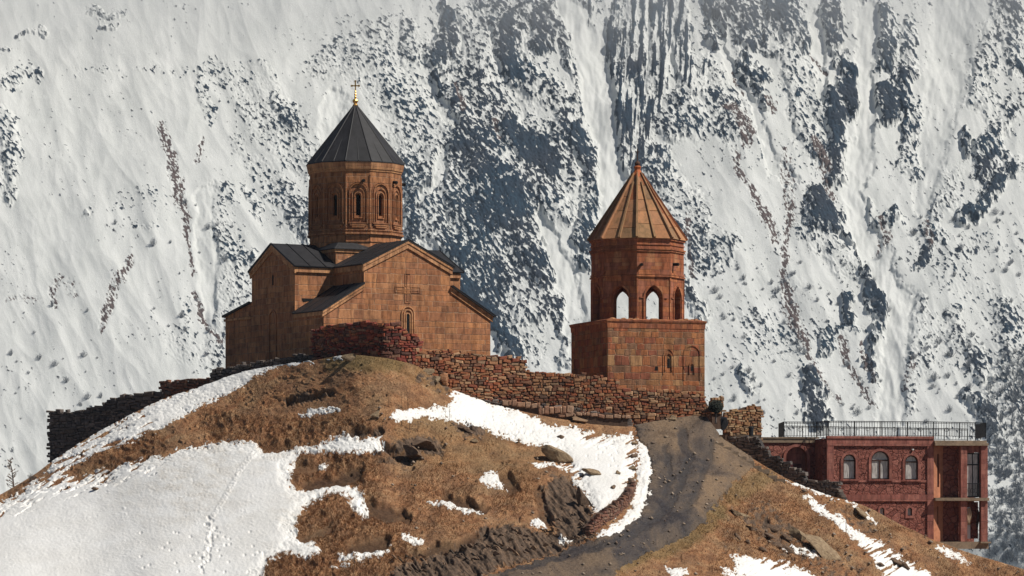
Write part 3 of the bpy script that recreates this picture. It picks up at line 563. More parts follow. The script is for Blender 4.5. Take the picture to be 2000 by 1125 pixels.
    ob = np_mesh('hillside', GA.reshape(-1, 3), grid_faces(*GA.shape[:2]), m, {'rock': pad(rock), 'green': pad(green), 'dent': pad(np.clip(dent+1.2*np.clip(fbm(X/12, Yp/7, 3, 119)-.3, 0, 1), 0, 1)), 'bare': pad(bare0)})  # noise added to the dent mask paints small shadows among the tussocks
    tag(ob, 'brown grassy hill with dark slate outcrops below the church', 'hill', kind='structure')
    # snow lying on the slope: its own sheet that dips under the turf at its edge
    sc = np.clip(snow, -14, 60)
    foot = stroke_field(X, Yp, [([(505,880,5),(470,920,5),(440,975,5),(412,1020,4),(405,1060,3),(395,1120,3)],1.), ([(345,905,26),(300,960,28),(360,990,34),(430,920,24)],.0)])
    dirt = stroke_field(X, Yp, [([(420,900,50),(380,960,70),(330,940,50)],1.), ([(520,900,40),(560,870,26)],.7), ([(560,1000,28),(610,960,24)],.8), ([(470,1000,30)],.4), ([(540,1090,40)],.5), ([(250,960,60),(300,1010,50)],.45), ([(1225,880,12),(1215,960,16)],.6), ([(1262,900,14),(1262,960,14),(1230,1020,14)],.6)], .1, 2.0)*sstep(-.35, .35, fbm(X/34, Yp/16, 4, 145))
    sh = np.where(sc > 0, .035+.17*sstep(0, 30, sc), .035+.03*sc)
    sh = sh+(.05*fbm(X/80, Yp/40, 3, 141)+.018*fbm(X/6, Yp/4, 3, 142)+.022*dirt*fbm(X/6, Yp/4, 4, 143, .7)*2)*sstep(-2, 10, sc)
    sh = sh+.20*foot*sstep(.0, .5, foot)*0+.03*foot*(1+fbm(X/5, Yp/4, 2, 171)*2)
    # footprints
    r2 = random.Random(3); fp = []
    for i in range(26):
        q_ = i/26; fp.append(([(412-22*q_*q_+r2.uniform(-10, 10), 1015+110*q_+r2.uniform(-2, 2), 3.2)], 1.))
    for i in range(40): fp.append(([(r2.uniform(270, 520), r2.uniform(1040, 1125), 2.6)], .7))
    for i in range(45): fp.append(([(r2.uniform(900, 1230), 0, 2.2)], .8)); x_ = fp[-1][0][0][0]; fp[-1] = ([(x_, np.interp(x_, [900, 1230], [806, 905])+r2.uniform(-18, 22), 2.2)], .6)
    sh = sh-.09*stroke_field(X, Yp, fp)
    sk = 1-sstep(0, 3, Yp-sr[None])
    SV = V+nrm*(ground_h+sh)[..., None]
    keep = snow > -9
    fq = grid_faces(*X.shape, keep=keep); V2, F2, A2 = compact(SV.reshape(-1, 3), fq, {'dirt': dirt+np.clip(.35-sc*.05, 0, .5)})
    m2, nt, b = new_mat('old_snow', .6, .3); k = N(nt); o = k.obj()
    f1 = k.noise(o, 4.2, 7, .8); f2 = k.noise(o, .25, 5, .6)
    c = k.mix(k.ramp(f2, [(.35, (0., 0., 0.)), (.65, (1., 1., 1.))]), (.70, .685, .655), (.765, .755, .735))
    d = k.math('MULTIPLY', k.attr('dirt'), k.ramp(f1, [(.38, (0., 0., 0.)), (.6, (1., 1., 1.))])); c = k.mix(k.math('MULTIPLY', d, .62), c, (.46, .40, .32))
    nt.links.new(c, b.inputs['Base Color']); b.inputs['Subsurface Weight'].default_value = .0
    k.bump(k.math('ADD', f1, k.math('MULTIPLY', k.noise(k.mapping(o, (1, .5, 1)), 14, 4, .6), .3)), .5, .07, b)
    so = np_mesh('snow', V2, F2, m2, A2)
    tag(so, 'old spring snow lying in fields and patches on the brown hill', 'snow', kind='stuff')
    # path
    ph = .14+.02*fbm(X/20, Yp/14, 3, 151)+.03*fbm(X/8, Yp/5, 3, 152)
    ruts = stroke_field(wx, wy, [([(1330,850,10),(1345,900,9),(1330,950,9),(1300,1000,9),(1230,1050,8),(1100,1090,7),(980,1120,7)],1.), ([(1300,880,8),(1310,940,8),(1290,1000,8),(1180,1070,6)],.8), ([(1390,870,8),(1370,940,10),(1340,1000,10)],.7)])
    ph = ph-.07*ruts+np.clip(path, -10, 0)*.04
    PVt = V+nrm*(ground_h+ph)[..., None]
    fq = grid_faces(*X.shape, keep=path > -9); V3, F3, A3 = compact(PVt.reshape(-1, 3), fq, {'rut': ruts, 'tan': stroke_field(wx, wy, [([(1430,890,40),(1450,915,44)],.9), ([(1400,950,30),(1370,990,18)],.9), ([(1300,850,40),(1330,870,22)],.8), ([(1340,830,40)],.5), ([(1130,1090,60),(1000,1125,50)],.5)], .3, 1.5)})
    m3, nt, b = new_mat('muddy_track', .8, .3); k = N(nt); o = k.obj()
    f1 = k.noise(k.mapping(o, (1, .4, 1)), .42, 6, .62, .8); f2 = k.noise(o, 5, 7, .75)
    c = k.ramp(f1, [(.36, (.034, .028, .027)), (.5, (.072, .055, .045)), (.64, (.125, .09, .064))]); c = k.mix(k.math('MULTIPLY', k.attr('tan'), k.ramp(f1, [(.3, (.35, .35, .35)), (.55, (1., 1., 1.))])), c, (.20, .132, .078)); c = k.mix(k.math('MULTIPLY', k.attr('rut'), .8), c, (.036, .031, .031)); nt.links.new(k.ramp(f1, [(.4, (.35, .35, .35)), (.55, (.85, .85, .85))]), b.inputs['Roughness'])
    c = k.mix(1., c, k.ramp(f2, [(.3, (.6, .6, .6)), (.7, (1.4, 1.4, 1.4))]), 'MULTIPLY'); nt.links.new(c, b.inputs['Base Color'])
    k.bump(f2, 1., .12, b)
    po = np_mesh('path', V3, F3, m3, A3); tag(po, 'muddy grey track curving up to the bell tower', 'path', kind='structure')
    # blades of dry grass
    dirt0 = dirt
    ok = ((snow < 1.5)|((dirt0 > .3)&(rng.random(X.shape) < .12))) & (path < -1) & (rock < 3) & (inside > .2) & (X > -40) & (X < 2040) & (dent < .6)
    idx = np.flatnonzero(ok.ravel()); nB = 150000
    bare = sstep(-.25, .25, fbm(X/45, Yp/24, 4, 133)); lm = (lump*1.2+.12+.5*dry*bare).ravel()[idx]; pr = lm/lm.sum(); ch = rng.choice(idx, nB, p=pr)
    base = G.reshape(-1, 3)[ch]+rng.normal(0, .035, (nB, 3))*[1, 1, .1]
    L = rng.uniform(.08, .26, nB)*(.55+.8*lump.ravel()[ch]); az = rng.uniform(0, 2*np.pi, nB)
    lean = np.stack([np.cos(az)*.5+.15, np.sin(az)*.5-.35, rng.uniform(.35, 1., nB)-.2*lump.ravel()[ch]], -1)
    tip = base+lean*L[:, None]; sd = np.stack([-np.sin(az+1.), np.cos(az+1.)*.3, az*0], -1)*rng.uniform(.012, .03, nB)[:, None]
    base[:, 2] -= .03
    VV = np.stack([base-sd, base+sd, tip], 1).reshape(-1, 3); FF = np.arange(nB*3).reshape(-1, 3)
    tone = np.repeat(np.clip(rng.random(nB)*.8+.2*green.ravel()[ch]*0, 0, 1), 3); gg = np.repeat(green.ravel()[ch], 3)
    m4, nt, b = new_mat('dry_grass_blade', .9, .1); k = N(nt)
    c = k.ramp(k.attr('tone'), [(0, (.14, .066, .033)), (.4, (.32, .165, .08)), (.75, (.5, .32, .18))]); c = k.mix(k.math('MULTIPLY', k.attr('gg'), .6), c, (.15, .13, .05))
    nt.links.new(c, b.inputs['Base Color'])
    go = np_mesh('grass', VV, FF, m4, {'tone': tone, 'gg': gg}, smooth=False); tag(go, 'short dry orange brown grass covering the hill', 'grass', kind='stuff')
    # loose gravel
    okp = (path > 0) & (Yp < 1140) | ((np.abs(rock) < 4) & (snow < -4) & (Yp < 1140) & (Yp-sr[None] > 3)); idx = np.flatnonzero((okp & (X > 700) & (X < 2040)).ravel())
    nS = 1500; ch = rng.choice(idx, nS); ctr = G.reshape(-1, 3)[ch]; r = (.025+.17*rng.random(nS)**7)
    oc = np.array([(1, 0, 0), (-1, 0, 0), (0, 1, 0), (0, -1, 0), (0, 0, .8), (0, 0, -.6)], float)
    VV = ctr[:, None]+oc[None]*r[:, None, None]*rng.uniform(.6, 1.4, (nS, 6, 1)); VV[:, :, 2] += .17
    of = np.array([(0, 2, 4), (2, 1, 4), (1, 3, 4), (3, 0, 4), (2, 0, 5), (1, 2, 5), (3, 1, 5), (0, 3, 5)])
    FF = (np.arange(nS)[:, None, None]*6+of[None]).reshape(-1, 3)
    pe = np_mesh('gravel', VV.reshape(-1, 3), FF, rubble_mat('gravel_stone', [(.2, .155, .12), (.26, .2, .15), (.15, .115, .09), (.33, .26, .2), (.18, .13, .1)]), smooth=False)
    tag(pe, 'loose gravel and stones on the track and the slate slope', 'gravel', kind='stuff')
    def at(px, py):
        j = np.searchsorted(xs, px); i = np.searchsorted(Yp[:, j], py); i = min(i, Yp.shape[0]-1); p = Vector(G[i, j]); p.z += max(0, float(sh[i, j])) if snow[i, j] > 0 else 0; return p
    return at
hill_at = hill()

# ================================================================= RUBBLE WALLS
def rubble_wall(name, pts, mat, core, label, cat='wall', size=(.45, .17), thick=.7, seed=1, ragged=.15, group=None, parent=None, depthj=.07, split=None):
    """pts: (px, ytop, ybottom, Y) along the wall, left to right"""
    r = random.Random(seed); M = MB(); K = MB()
    T = [P(p[0], p[1], p[3]) for p in pts]; B = [P(p[0], p[2], p[3]) for p in pts]
    cum = [0]
    for a, b in zip(T, T[1:]): cum.append(cum[-1]+math.hypot(b.x-a.x, b.y-a.y))
    tot = cum[-1]
    def at(s):
        s = min(max(s, 0), tot)
        for i in range(len(cum)-1):
            if s <= cum[i+1] or i == len(cum)-2:
                L = max(cum[i+1]-cum[i], 1e-4); t = (s-cum[i])/L
                d = Vector((T[i+1].x-T[i].x, T[i+1].y-T[i].y, 0)); d = d.normalized() if d.length > .001 else Vector((1, 0, 0))
                return T[i].lerp(T[i+1], t), T[i].z+(T[i+1].z-T[i].z)*t, B[i].z+(B[i+1].z-B[i].z)*t, d
    zmin = min(b.z for b in B)-.3; zmax = max(t.z for t in T)+.3; org = Vector((T[0].x, T[0].y, zmin))
    z = zmin
    while z < zmax:
        hgt = size[1]*r.uniform(.65, 1.7); s = -r.random()*size[0]
        while s < tot:
            L = size[0]*(.4+1.5*r.random()**1.6); sc = s+L/2; p, zt, zb, d = at(sc)
            zt_ = zt+r.uniform(-ragged, ragged*.4)
            zz = z+.10*math.sin(sc*.9+seed)+.05*math.sin(sc*2.3)
            if zb-.35 < zz and zz+hgt*.6 < zt_ and -.1 < sc < tot+.1:
                nr = Vector((d.y, -d.x, 0)); hl, hh = L*.5*1.0, hgt*.5*1.03; tw = r.uniform(-.17, .17); hh *= r.uniform(.8, 1.25)
                o = r.uniform(0, depthj); c0 = Vector((p.x, p.y, zz+hh)); vs = []
                for dd, k in ((thick*.45, 1.), (-.02-o*.3, 1.), (-.08-o, .74)):
                    for a, b in ((-1, -1), (1, -1), (1, 1), (-1, 1)):
                        a_ = a*hl*k*r.uniform(.78, 1.08); b_ = b*hh*k*r.uniform(.65, 1.12)
                        q = c0+d*(a_)+Vector((0, 0, b_+a_*tw))-nr*dd if dd > 0 else c0+d*a_+Vector((0, 0, b_+a_*tw))+nr*(-dd)
                        vs.append(q-org)
                M.add(vs, [(3, 2, 1, 0), (8, 9, 10, 11)]+[(l*4+i, l*4+(i+1) % 4, (l+1)*4+(i+1) % 4, (l+1)*4+i) for l in (0, 1) for i in range(4)])
            s += L
        z += hgt
    # earth-and-stone core
    n = max(2, int(tot/.5)); cols = []
    for i in range(n+1):
        p, zt, zb, d = at(tot*i/n); nr = Vector((d.y, -d.x, 0)); ztc = zt-.12-r.random()*.1; zbb = zb-1.5
        f = Vector((p.x, p.y, 0))-nr*.03; bk = Vector((p.x, p.y, 0))-nr*thick
        cols.append([Vector((f.x, f.y, zbb))-org, Vector((f.x, f.y, ztc))-org, Vector((bk.x, bk.y, ztc))-org, Vector((bk.x, bk.y, zbb))-org])
    K.add([v for c in cols for v in c], [(i*4+j, (i+1)*4+j, (i+1)*4+(j+1) % 4, i*4+(j+1) % 4) for i in range(n) for j in range(4)]+[(3, 2, 1, 0), (n*4, n*4+1, n*4+2, n*4+3)])
    e = empty(name, org); tag(e, label, cat, group)
    M.build('stone_facing', mat, e); K.build('wall_core', core, e)
    return e
rubble_wall('dry_stone_wall', [(611,642,706,293.2),(640,633,706,291.6),(690,627,704,289.2),(735,626,704,287.8),(752,627,712,287.4),(778,634,716,287.5),(800,645,722,287.9),(821,664,728,288.4)], M_rubble_red, M_core,
            'curved dark red dry stone wall standing right below the church gable', size=(.52, .17), seed=3)
rubble_wall('dry_stone_wall', [(775,672,716,287.7),(822,683,745,288.3),(870,684,772,288.9),(950,690,792,289.8),(1026,699,800,290.8)], M_rubble, M_core,
            'red and ochre dry stone wall stepping down from the church towards the bell tower', size=(.46, .16), seed=5)
rubble_wall('dry_stone_wall', [(1018,722,812,291),(1120,728,820,291.4),(1204,740,824,291.8),(1214,757,828,291.9),(1300,760,826,292.2),(1368,764,815,292.6),(1384,790,812,292.8)], M_rubble, M_core,
            'tall orange and brown rubble wall under the square base of the bell tower', size=(.42, .15), seed=6)
rubble_wall('retaining_wall', [(930,779,800,289),(1030,787,826,289.2),(1120,798,838,289.6),(1232,812,848,290)], M_slate, M_core,
            'low dark retaining wall beside the long snowfield below the rubble wall', size=(.4, .14), seed=8)
rubble_wall('squared_block_course', [(985,778,795,288.9),(1060,791,803,289.0),(1140,799,811,289.3),(1226,806,818,289.75)], M_pale, M_core,
            'row of pale pink squared blocks along the low dark retaining wall', cat='wall', size=(.36, .34), seed=9, ragged=.03, thick=.4)
rubble_wall('dry_stone_wall', [(97,800,925,305.5),(140,801,905,304.4),(200,789,880,303),(207,779,878,302.8),(230,772,860,302.4),(316,766,815,300.6),(330,764,806,300.4)], M_slate, M_darkcore,
            'long black slate wall at the far left above the snow slope', size=(.55, .17), seed=11)
rubble_wall('dry_stone_wall', [(315,745,800,300.8),(360,741,785,299.8),(415,735,766,298.8)], M_brown, M_darkcore,
            'short dark brown stone wall between the black slate wall and the church', size=(.5, .16), seed=12, ragged=.05)
rubble_wall('dry_stone_wall', [(412,722,760,298.2),(440,716,745,297.8),(500,703,728,296.4),(560,694,722,295),(616,688,716,293.4)], M_slate, M_darkcore,
            'low dark footing wall along the shaded left side of the church', size=(.42, .15), seed=13)
rubble_wall('ruined_wall', [(1416,806,842,293.2),(1440,797,846,293.4),(1462,790,852,293.7),(1487,789,858,294)], M_ochre, M_core,
            'ruined ochre rubble wall with a slanting top at the head of the track', size=(.36, .17), seed=15)
rubble_wall('ruined_wall', [(1391,778,800,296),(1411,771,800,296.3)], M_ochre, M_core, 'small ruined ochre wall stub beside the bell tower corner', size=(.36, .17), seed=16)
rubble_wall('stepped_wall', [(1394,851,872,293.8),(1483,851,900,292.6),(1484,872,910,292.5),(1502,873,925,292.2),(1503,886,925,292.2),(1524,887,940,291.9),(1525,899,940,291.9),(1540,900,950,291.7),(1541,914,955,291.7),(1568,915,962,291.3),(1569,937,972,291.3),(1638,939,985,290.5),(1640,968,990,290.4)], M_slate, M_darkcore,
            'dark slate wall stepping down the slope in front of the red house', size=(.45, .14), seed=17, ragged=.05)
M = MB(); pl = [P(1376,850,291.5), P(1398,849,293.6), P(1484,849,293.0), P(1484,852,297), P(1484,852,306), P(1376,852,306)]; zz_ = P(0,849,293.3).z
M.prism([(p.x, p.y, zz_) for p in pl], (0, 0, -3)); tag(M.build('ground', M_conc), 'flat trodden ground behind the slate wall at the head of the track', 'ground', kind='structure')
# retaining wall between the snowfield and the track, following the slope
def slope_wall():
    line = [(1240,948,.35),(1237,962,.7),(1226,985,1.1),(1200,1010,1.3),(1172,1030,1.35),(1150,1046,1.0)]
    pts = []
    for px, py, h in line[::-1]:
        g = hill_at(px, py); px_ = 1000+g.x/g.y*F; zt = g.z+h*.75; zb = g.z-.4
        pts.append((px_, YH-zt*F/g.y, YH-zb*F/g.y, g.y))
    rubble_wall('retaining_wall', pts, M_brown, M_core, 'low curved stone retaining wall between the snowfield and the muddy track', size=(.4, .14), seed=21, thick=.5)
slope_wall()

# ================================================================= CHURCH
TH = R(30); YC = 305.; XC = (694-1000)/F*YC; ZB = 12.6
church = empty('church', (XC, YC, ZB), TH)
tag(church, 'old brown stone church with cross plan, dark metal roofs and a conical dome', 'church')
d_, n_, w_, e_, a_ = 8.68, 8.6, 7.28, 7.4, 3.8
ze, zr = 21.12-ZB, 22.98-ZB              # gable eave and ridge
za, zo = 19.55-ZB, 17.45-ZB              # lean-to top and bottom
zn1, zn0 = 18.6-ZB, 17.75-ZB
# walls
Mw = MB()
Mw.prism([(-a_, -d_, 0), (a_, -d_, 0), (a_, -d_, ze), (0, -d_, zr), (-a_, -d_, ze)], (0, d_+n_, 0)).build('nave_wall', M_church, church)
Mx = MB(); Mx.prism([(-w_, -a_, 0), (-w_, a_, 0), (-w_, a_, ze), (-w_, 0, zr), (-w_, -a_, ze)], (w_-a_-.01, 0, 0)); Mx.build('transept_wall', M_church, church)
Mx = MB(); Mx.prism([(a_+.01, -a_, 0), (a_+.01, a_, 0), (a_+.01, a_, ze), (a_+.01, 0, zr), (a_+.01, -a_, ze)], (e_-a_, 0, 0)); Mx.build('transept_wall', M_church, church)
Mc = MB(); Mc.prism([(-w_, -d_, 0), (-a_-.005, -d_, 0), (-a_-.005, -d_, za), (-w_, -d_, zo)], (0, d_-a_-.005, 0)); Mc.build('aisle_wall', M_church, church)
Mc = MB(); Mc.prism([(e_, -d_, 0), (a_+.005, -d_, 0), (a_+.005, -d_, za), (e_, -d_, zo)], (0, d_-a_-.005, 0)); Mc.build('aisle_wall', M_church, church)
Mc = MB(); Mc.prism([(-w_, n_, 0), (-w_, a_+.005, 0), (-w_, a_+.005, zn1), (-w_, n_, zn0)], (w_-a_-.005, 0, 0)); Mc.build('aisle_wall', M_church, church)
Mc = MB(); Mc.prism([(e_, n_, 0), (e_, a_+.005, 0), (e_, a_+.005, zn1), (e_, n_, zn0)], (-(e_-a_-.005), 0, 0)); Mc.build('aisle_wall', M_church, church)
def slab(M, A, B, C_, D, th=.11):        # sloping roof sheet from 4 corners
    A, B, C_, D = map(Vector, (A, B, C_, D)); n = (B-A).cross(D-A).normalized(); n = n if n.z > 0 else -n
    M.prism([A, B, C_, D], n*th)
def seams(M, A, B, C_, D, k, r=.035, lift=.13):   # seams run A->D and B->C
    A, B, C_, D = map(Vector, (A, B, C_, D)); n = (B-A).cross(D-A).normalized(); n = n if n.z > 0 else -n
    for i in range(k+1):
        t = i/k; M.tube(A.lerp(B, t)+n*lift, D.lerp(C_, t)+n*lift, r, n=4)
def roof(name, quads, ks):
    M = MB(); Q = MB()
    for (A, B, C_, D), k in zip(quads, ks): slab(M, A, B, C_, D); seams(Q, A, B, C_, D, k)
    o = M.build(name, M_metal, church); Q.build('seam', M_seam, o); return o
oh = .28; hs = (zr-ze)/a_; ao = a_+oh; zeo = ze-oh*hs
roof('roof', [((-ao, -d_-.2, zeo), (-ao, -2, zeo), (0, -2, zr), (0, -d_-.2, zr)), ((ao, -d_-.2, zeo), (ao, -2, zeo), (0, -2, zr+.002), (0, -d_-.2, zr+.002))], (4, 4))
roof('roof', [((-ao, n_+.2, zeo), (-ao, 2, zeo), (0, 2, zr), (0, n_+.2, zr)), ((ao, n_+.2, zeo), (ao, 2, zeo), (0, 2, zr+.002), (0, n_+.2, zr+.002))], (4, 4))
roof('roof', [((-w_-.2, -ao, zeo+.01), (-2, -ao, zeo+.01), (-2, 0, zr+.01), (-w_-.2, 0, zr+.01)), ((-w_-.2, ao, zeo+.01), (-2, ao, zeo+.01), (-2, 0, zr+.012), (-w_-.2, 0, zr+.012))], (4, 4))
roof('roof', [((e_+.2, -ao, zeo+.01), (2, -ao, zeo+.01), (2, 0, zr+.01), (e_+.2, 0, zr+.01)), ((e_+.2, ao, zeo+.01), (2, ao, zeo+.01), (2, 0, zr+.012), (e_+.2, 0, zr+.012))], (4, 4))
ls = (za-zo)/(w_-a_)
roof('aisle_roof', [((-w_-.22, -d_-.22, zo-.22*ls), (-w_-.22, -a_, zo-.22*ls), (-a_, -a_, za), (-a_, -d_-.22, za))], (3,))
roof('aisle_roof', [((e_+.3, -d_-.3, zo-.3*ls), (e_+.3, -a_, zo-.3*ls), (a_, -a_, za), (a_, -d_-.3, za))], (3,))
roof('aisle_roof', [((-w_-.2, n_+.25, zn0-.06), (-a_, n_+.25, zn0-.06), (-a_, a_, zn1), (-w_-.2, a_, zn1))], (5,))
roof('aisle_roof', [((e_+.2, n_+.25, zn0-.06), (a_, n_+.25, zn0-.06), (a_, a_, zn1), (e_+.2, a_, zn1))], (5,))
# cornices
def chevron(name, O, T, N_, zh, hw, ze_, zr_, dep=.42, proud=.13):
    M = MB(); O = Vector(O); T = Vector(T); N_ = Vector(N_)
    for s in (-1, 1):
        for k, (t0, t1, pr) in enumerate(((0, .2, proud+.06), (.2, dep, proud))):
            x1 = s*(hw+.16); z1 = ze_-.16*(zr_-ze_)/hw
            pts = [O+T*0+Vector((0, 0, zr_-t0-.01)), O+T*x1+Vector((0, 0, z1-t0-.01)), O+T*x1+Vector((0, 0, z1-t1-.012)), O+Vector((0, 0, zr_-t1-.012))]
            M.prism([p-N_*.02 for p in pts], N_*pr)
    M.build(name, M_trim, church)
chevron('gable_cornice', (0, -d_, 0), (1, 0, 0), (0, -1, 0), 0, a_, ze, zr, .55)
chevron('gable_cornice', (-w_, 0, 0), (0, 1, 0), (-1, 0, 0), 0, a_, ze, zr, .5)
for (x0, z0, x1, z1) in ((-w_-.16, zo-.16*ls, -a_, za), (e_+.16, zo-.16*ls, a_+.0, za)):
    M = MB()
    for t0, t1, pr in ((0.01, .2, .2), (.2, .45, .13)):
        M.prism([(x0, -d_+.02, z0-t0), (x1, -d_+.02, z1-t0), (x1, -d_+.02, z1-t1), (x0, -d_+.02, z0-t1)], (0, -pr, 0))
    M.build('aisle_cornice', M_trim, church)
def eb(*a): MB().box(*a).build('eave_cornice', M_trim, church)
for x in (-1, 1): eb(*sorted((x*a_, x*(a_+.17))), -d_+.02, -a_-.02, ze-.52, ze-.13)
for y in (-1, 1):
    eb(-w_+.02, -a_-.2, *sorted((y*a_, y*(a_+.17))), ze-.5, ze-.14); eb(a_+.2, e_-.02, *sorted((y*a_, y*(a_+.17))), ze-.5, ze-.14)
eb(-w_-.15, -w_+.02, -d_+.02, -a_, zo-.42, zo-.12); eb(-w_-.15, -w_+.02, a_, n_, zn0-.4, zn0-.2)
# crossing base under the drum
q = 3.62; M = MB(); M.box(-q, q, -q, q, ze-.6, 22.55-ZB); M.build('crossing_base', M_church, church)
M = MB(); M.box(-q-.1, q+.1, -q-.1, q+.1, 22.33-ZB, 22.56-ZB); M.build('crossing_cornice', M_trim, church)
M = MB(); zt_ = 22.56-ZB
M.lathe([((q+.22)*math.sqrt(2), zt_), ((q+.22)*math.sqrt(2), zt_+.06), (3.2*math.sqrt(2), zt_+.55)], 4, R(45)); M.build('crossing_roof', M_metal, church)
# drum
ROT = R(6-90)-TH                     # a facet looks 6 degrees right of the viewer
drum = empty('drum', (0, 0, 0)); drum.parent = church
RD = 3.7; ap = RD*math.cos(R(15)); hwf = RD*math.sin(R(15)); zd0, zd1 = 22.7-ZB, 29.55-ZB
def facetQ(k, r_ap, n=12, rot=ROT):
    t = rot+2*math.pi*k/n; nx, ny = math.cos(t), math.sin(t)
    return lambda s, d, z: Vector((nx*(r_ap-d)-ny*s, ny*(r_ap-d)+nx*s, z))
M = MB(); Fm = MB()
for k in range(12):
    Q = facetQ(k, ap); arch_wall(M, Q, -hwf, hwf, zd0, zd1, [(0, .17, 25.3-ZB, 26.8-ZB)], .35)
M.build('drum_wall', M_church, drum)
M = MB()
for k in range(12):
    Q = facetQ(k, ap)
    arch_ring(M, Q, 0, .66, 24.7-ZB, 27.12-ZB, .075, -.13, .01); arch_ring(M, Q, 0, .79, 24.7-ZB, 27.12-ZB, .06, -.07, .01); arch_ring(M, Q, 0, .42, 24.9-ZB, 26.98-ZB, .07, -.10, .01); arch_ring(M, Q, 0, .25, 25.15-ZB, 26.85-ZB, .07, -.11, .01, closed=True)
    for j, (zz, ww) in enumerate(((24.72, .78), (24.56, .66), (24.42, .5))):
        P0 = [Q(-ww, -.14, zz-ZB-.07), Q(ww, -.14, zz-ZB-.07), Q(ww, .01, zz-ZB-.07), Q(-ww, .01, zz-ZB-.07)]; M.prism(P0, (0, 0, .09))
    for s in (-1, 1):
        c = Q(s*(hwf-.02), -.0, 24.35-ZB); M.tube(c, c+Vector((0, 0, 4.15)), .07, n=6)
M.build('blind_arch', M_church, drum)
pm = MB(); Q = facetQ(0, ap); arch_fill(pm, Q, 0, .18, 25.25-ZB, 26.8-ZB, .22); p0 = pm.build('window', M_dark, drum)
for k in range(1, 12): copy_to(p0, drum, 2*math.pi*k/12)
rv = ROT+math.pi/12
M = MB()
for r0, z0, z1 in ((RD+.16, 24.1, 24.22), (RD+.10, 24.0, 24.1), (RD+.2, 23.82, 24.0), (RD+.06, 23.2, 23.34)): M.lathe([(RD-.1, z0-ZB), (r0, z0-ZB+.02), (r0, z1-ZB-.02), (RD-.1, z1-ZB)], 12, rv)
M.build('drum_moulding', M_church, drum)
M = MB(); M.lathe([(RD-.1, 28.72-ZB), (RD+.06, 28.78-ZB), (RD+.08, 28.9-ZB), (RD+.14, 28.95-ZB), (RD+.26, 29.5-ZB), (RD-.1, 29.52-ZB)], 12, rv); M.build('drum_cornice', M_trim, drum)
for t in (58, 12, 88): 
    M = MB(); tt = R(t-90)-TH; M.tube((math.cos(tt)*3.5, math.sin(tt)*3.5, 28.05-ZB), (math.cos(tt)*4.0, math.sin(tt)*4.0, 28.0-ZB), .13, n=6); M.build('waterspout', M_dark, drum)
# cone
zc0, zc1, rc = 29.52-ZB, 34.35-ZB, 3.98
M = MB(); M.lathe([(RD, zc0-.02), (rc, zc0-.03), (rc, zc0+.05), (.12, zc1)], 12, rv); cone = M.build('dome_roof', M_metal, church)
M = MB()
for k in range(12):
    t = rv+2*math.pi*k/12; M.tube((rc*math.cos(t), rc*math.sin(t), zc0+.07), (.1*math.cos(t), .1*math.sin(t), zc1+.02), .05, n=4)
    t2 = t+math.pi/12; rr = rc*math.cos(math.pi/12)
    A = Vector((rr*math.cos(t2), rr*math.sin(t2), zc0+.07)); B = Vector((0, 0, zc1)); M.tube(A, A.lerp(B, .62), .035, n=4)
    E = Vector((rc*math.cos(t), rc*math.sin(t), zc0+.07)).lerp(B, .40); E2 = Vector((rc*math.cos(t+math.pi/6), rc*math.sin(t+math.pi/6), zc0+.07)).lerp(B, .40); H = A.lerp(B, .5)
    for e_1 in (E, E2): M.tube(H, e_1.lerp(H, .15), .035, n=4)
M.build('seam', M_seam, cone)
fin = MB(); fin.lathe([(.16, zc1-.15), (.22, zc1), (.12, zc1+.12), (.2, zc1+.24), (.24, zc1+.34), (.17, zc1+.46), (.07, zc1+.52), (.1, zc1+.66), (.05, zc1+.74), (.1, zc1+.86), (.05, zc1+.95), (.08, zc1+1.05), (.04, zc1+1.15), (.04, zc1+1.2)], 10)
ct, s_ = math.cos(-TH), math.sin(-TH)
def gb_(x0, x1, z0, z1): fin.prism([(x0*ct, x0*s_, z0), (x1*ct, x1*s_, z0), (x1*ct, x1*s_, z1), (x0*ct, x0*s_, z1)], (-s_*.06, ct*.06, 0))
zf = zc1+1.15; gb_(-.05, .05, zf, zf+.72); gb_(-.27, .27, zf+.34, zf+.44)
for x, z in ((-.29, zf+.39), (.29, zf+.39), (0, zf+.75)): gb_(x-.075, x+.075, z-.075, z+.075)
fin.build('gilded_cross', M_gold, church)
# south gable ornament: relief cross and arched window
Qs = lambda s, d, z: Vector((s, -d_+d, z-ZB))
M = MB(); cx = .02
def relbar(x0, x1, z0, z1, pr): M.prism([Qs(cx+x0, .01, z0), Qs(cx+x1, .01, z0), Qs(cx+x1, .01, z1), Qs(cx+x0, .01, z1)], (0, -pr-.01, 0))
def relframe(x0, x1, z0, z1, t=.045, pr=.04):
    relbar(x0, x0+t, z0, z1, pr); relbar(x1-t, x1, z0, z1, pr); relbar(x0+t, x1-t, z1-t, z1, pr+.003); relbar(x0+t, x1-t, z0, z0+t, pr+.003)
relframe(-.26, .26, 18.15, 18.95); relframe(-.26, .26, 19.45, 20.45); relframe(-1.12, -.27, 18.96, 19.44); relframe(.27, 1.12, 18.96, 19.44)
relbar(-.1, .1, 18.3, 20.3, .03); relbar(-.95, -.11, 19.12, 19.28, .027); relbar(.11, .95, 19.12, 19.28, .027)
M.build('carved_cross', M_church, church)
M = MB(); arch_ring(M, Qs, cx, .5, 15.6, 17.35, .08, -.1, .01); arch_ring(M, Qs, cx, .3, 15.6, 17.3, .1, -.12, .01); arch_ring(M, Qs, cx, .14, 15.6, 17.2, .08, -.09, .01); M.build('window_surround', M_trim, church)
M = MB(); arch_fill(M, Qs, cx, .3, 15.6, 17.3, -.02); M.build('window_niche', M_church, church)
M = MB(); arch_fill(M, Qs, cx, .14, 15.6, 17.2, -.035); M.build('window', M_dark, church)
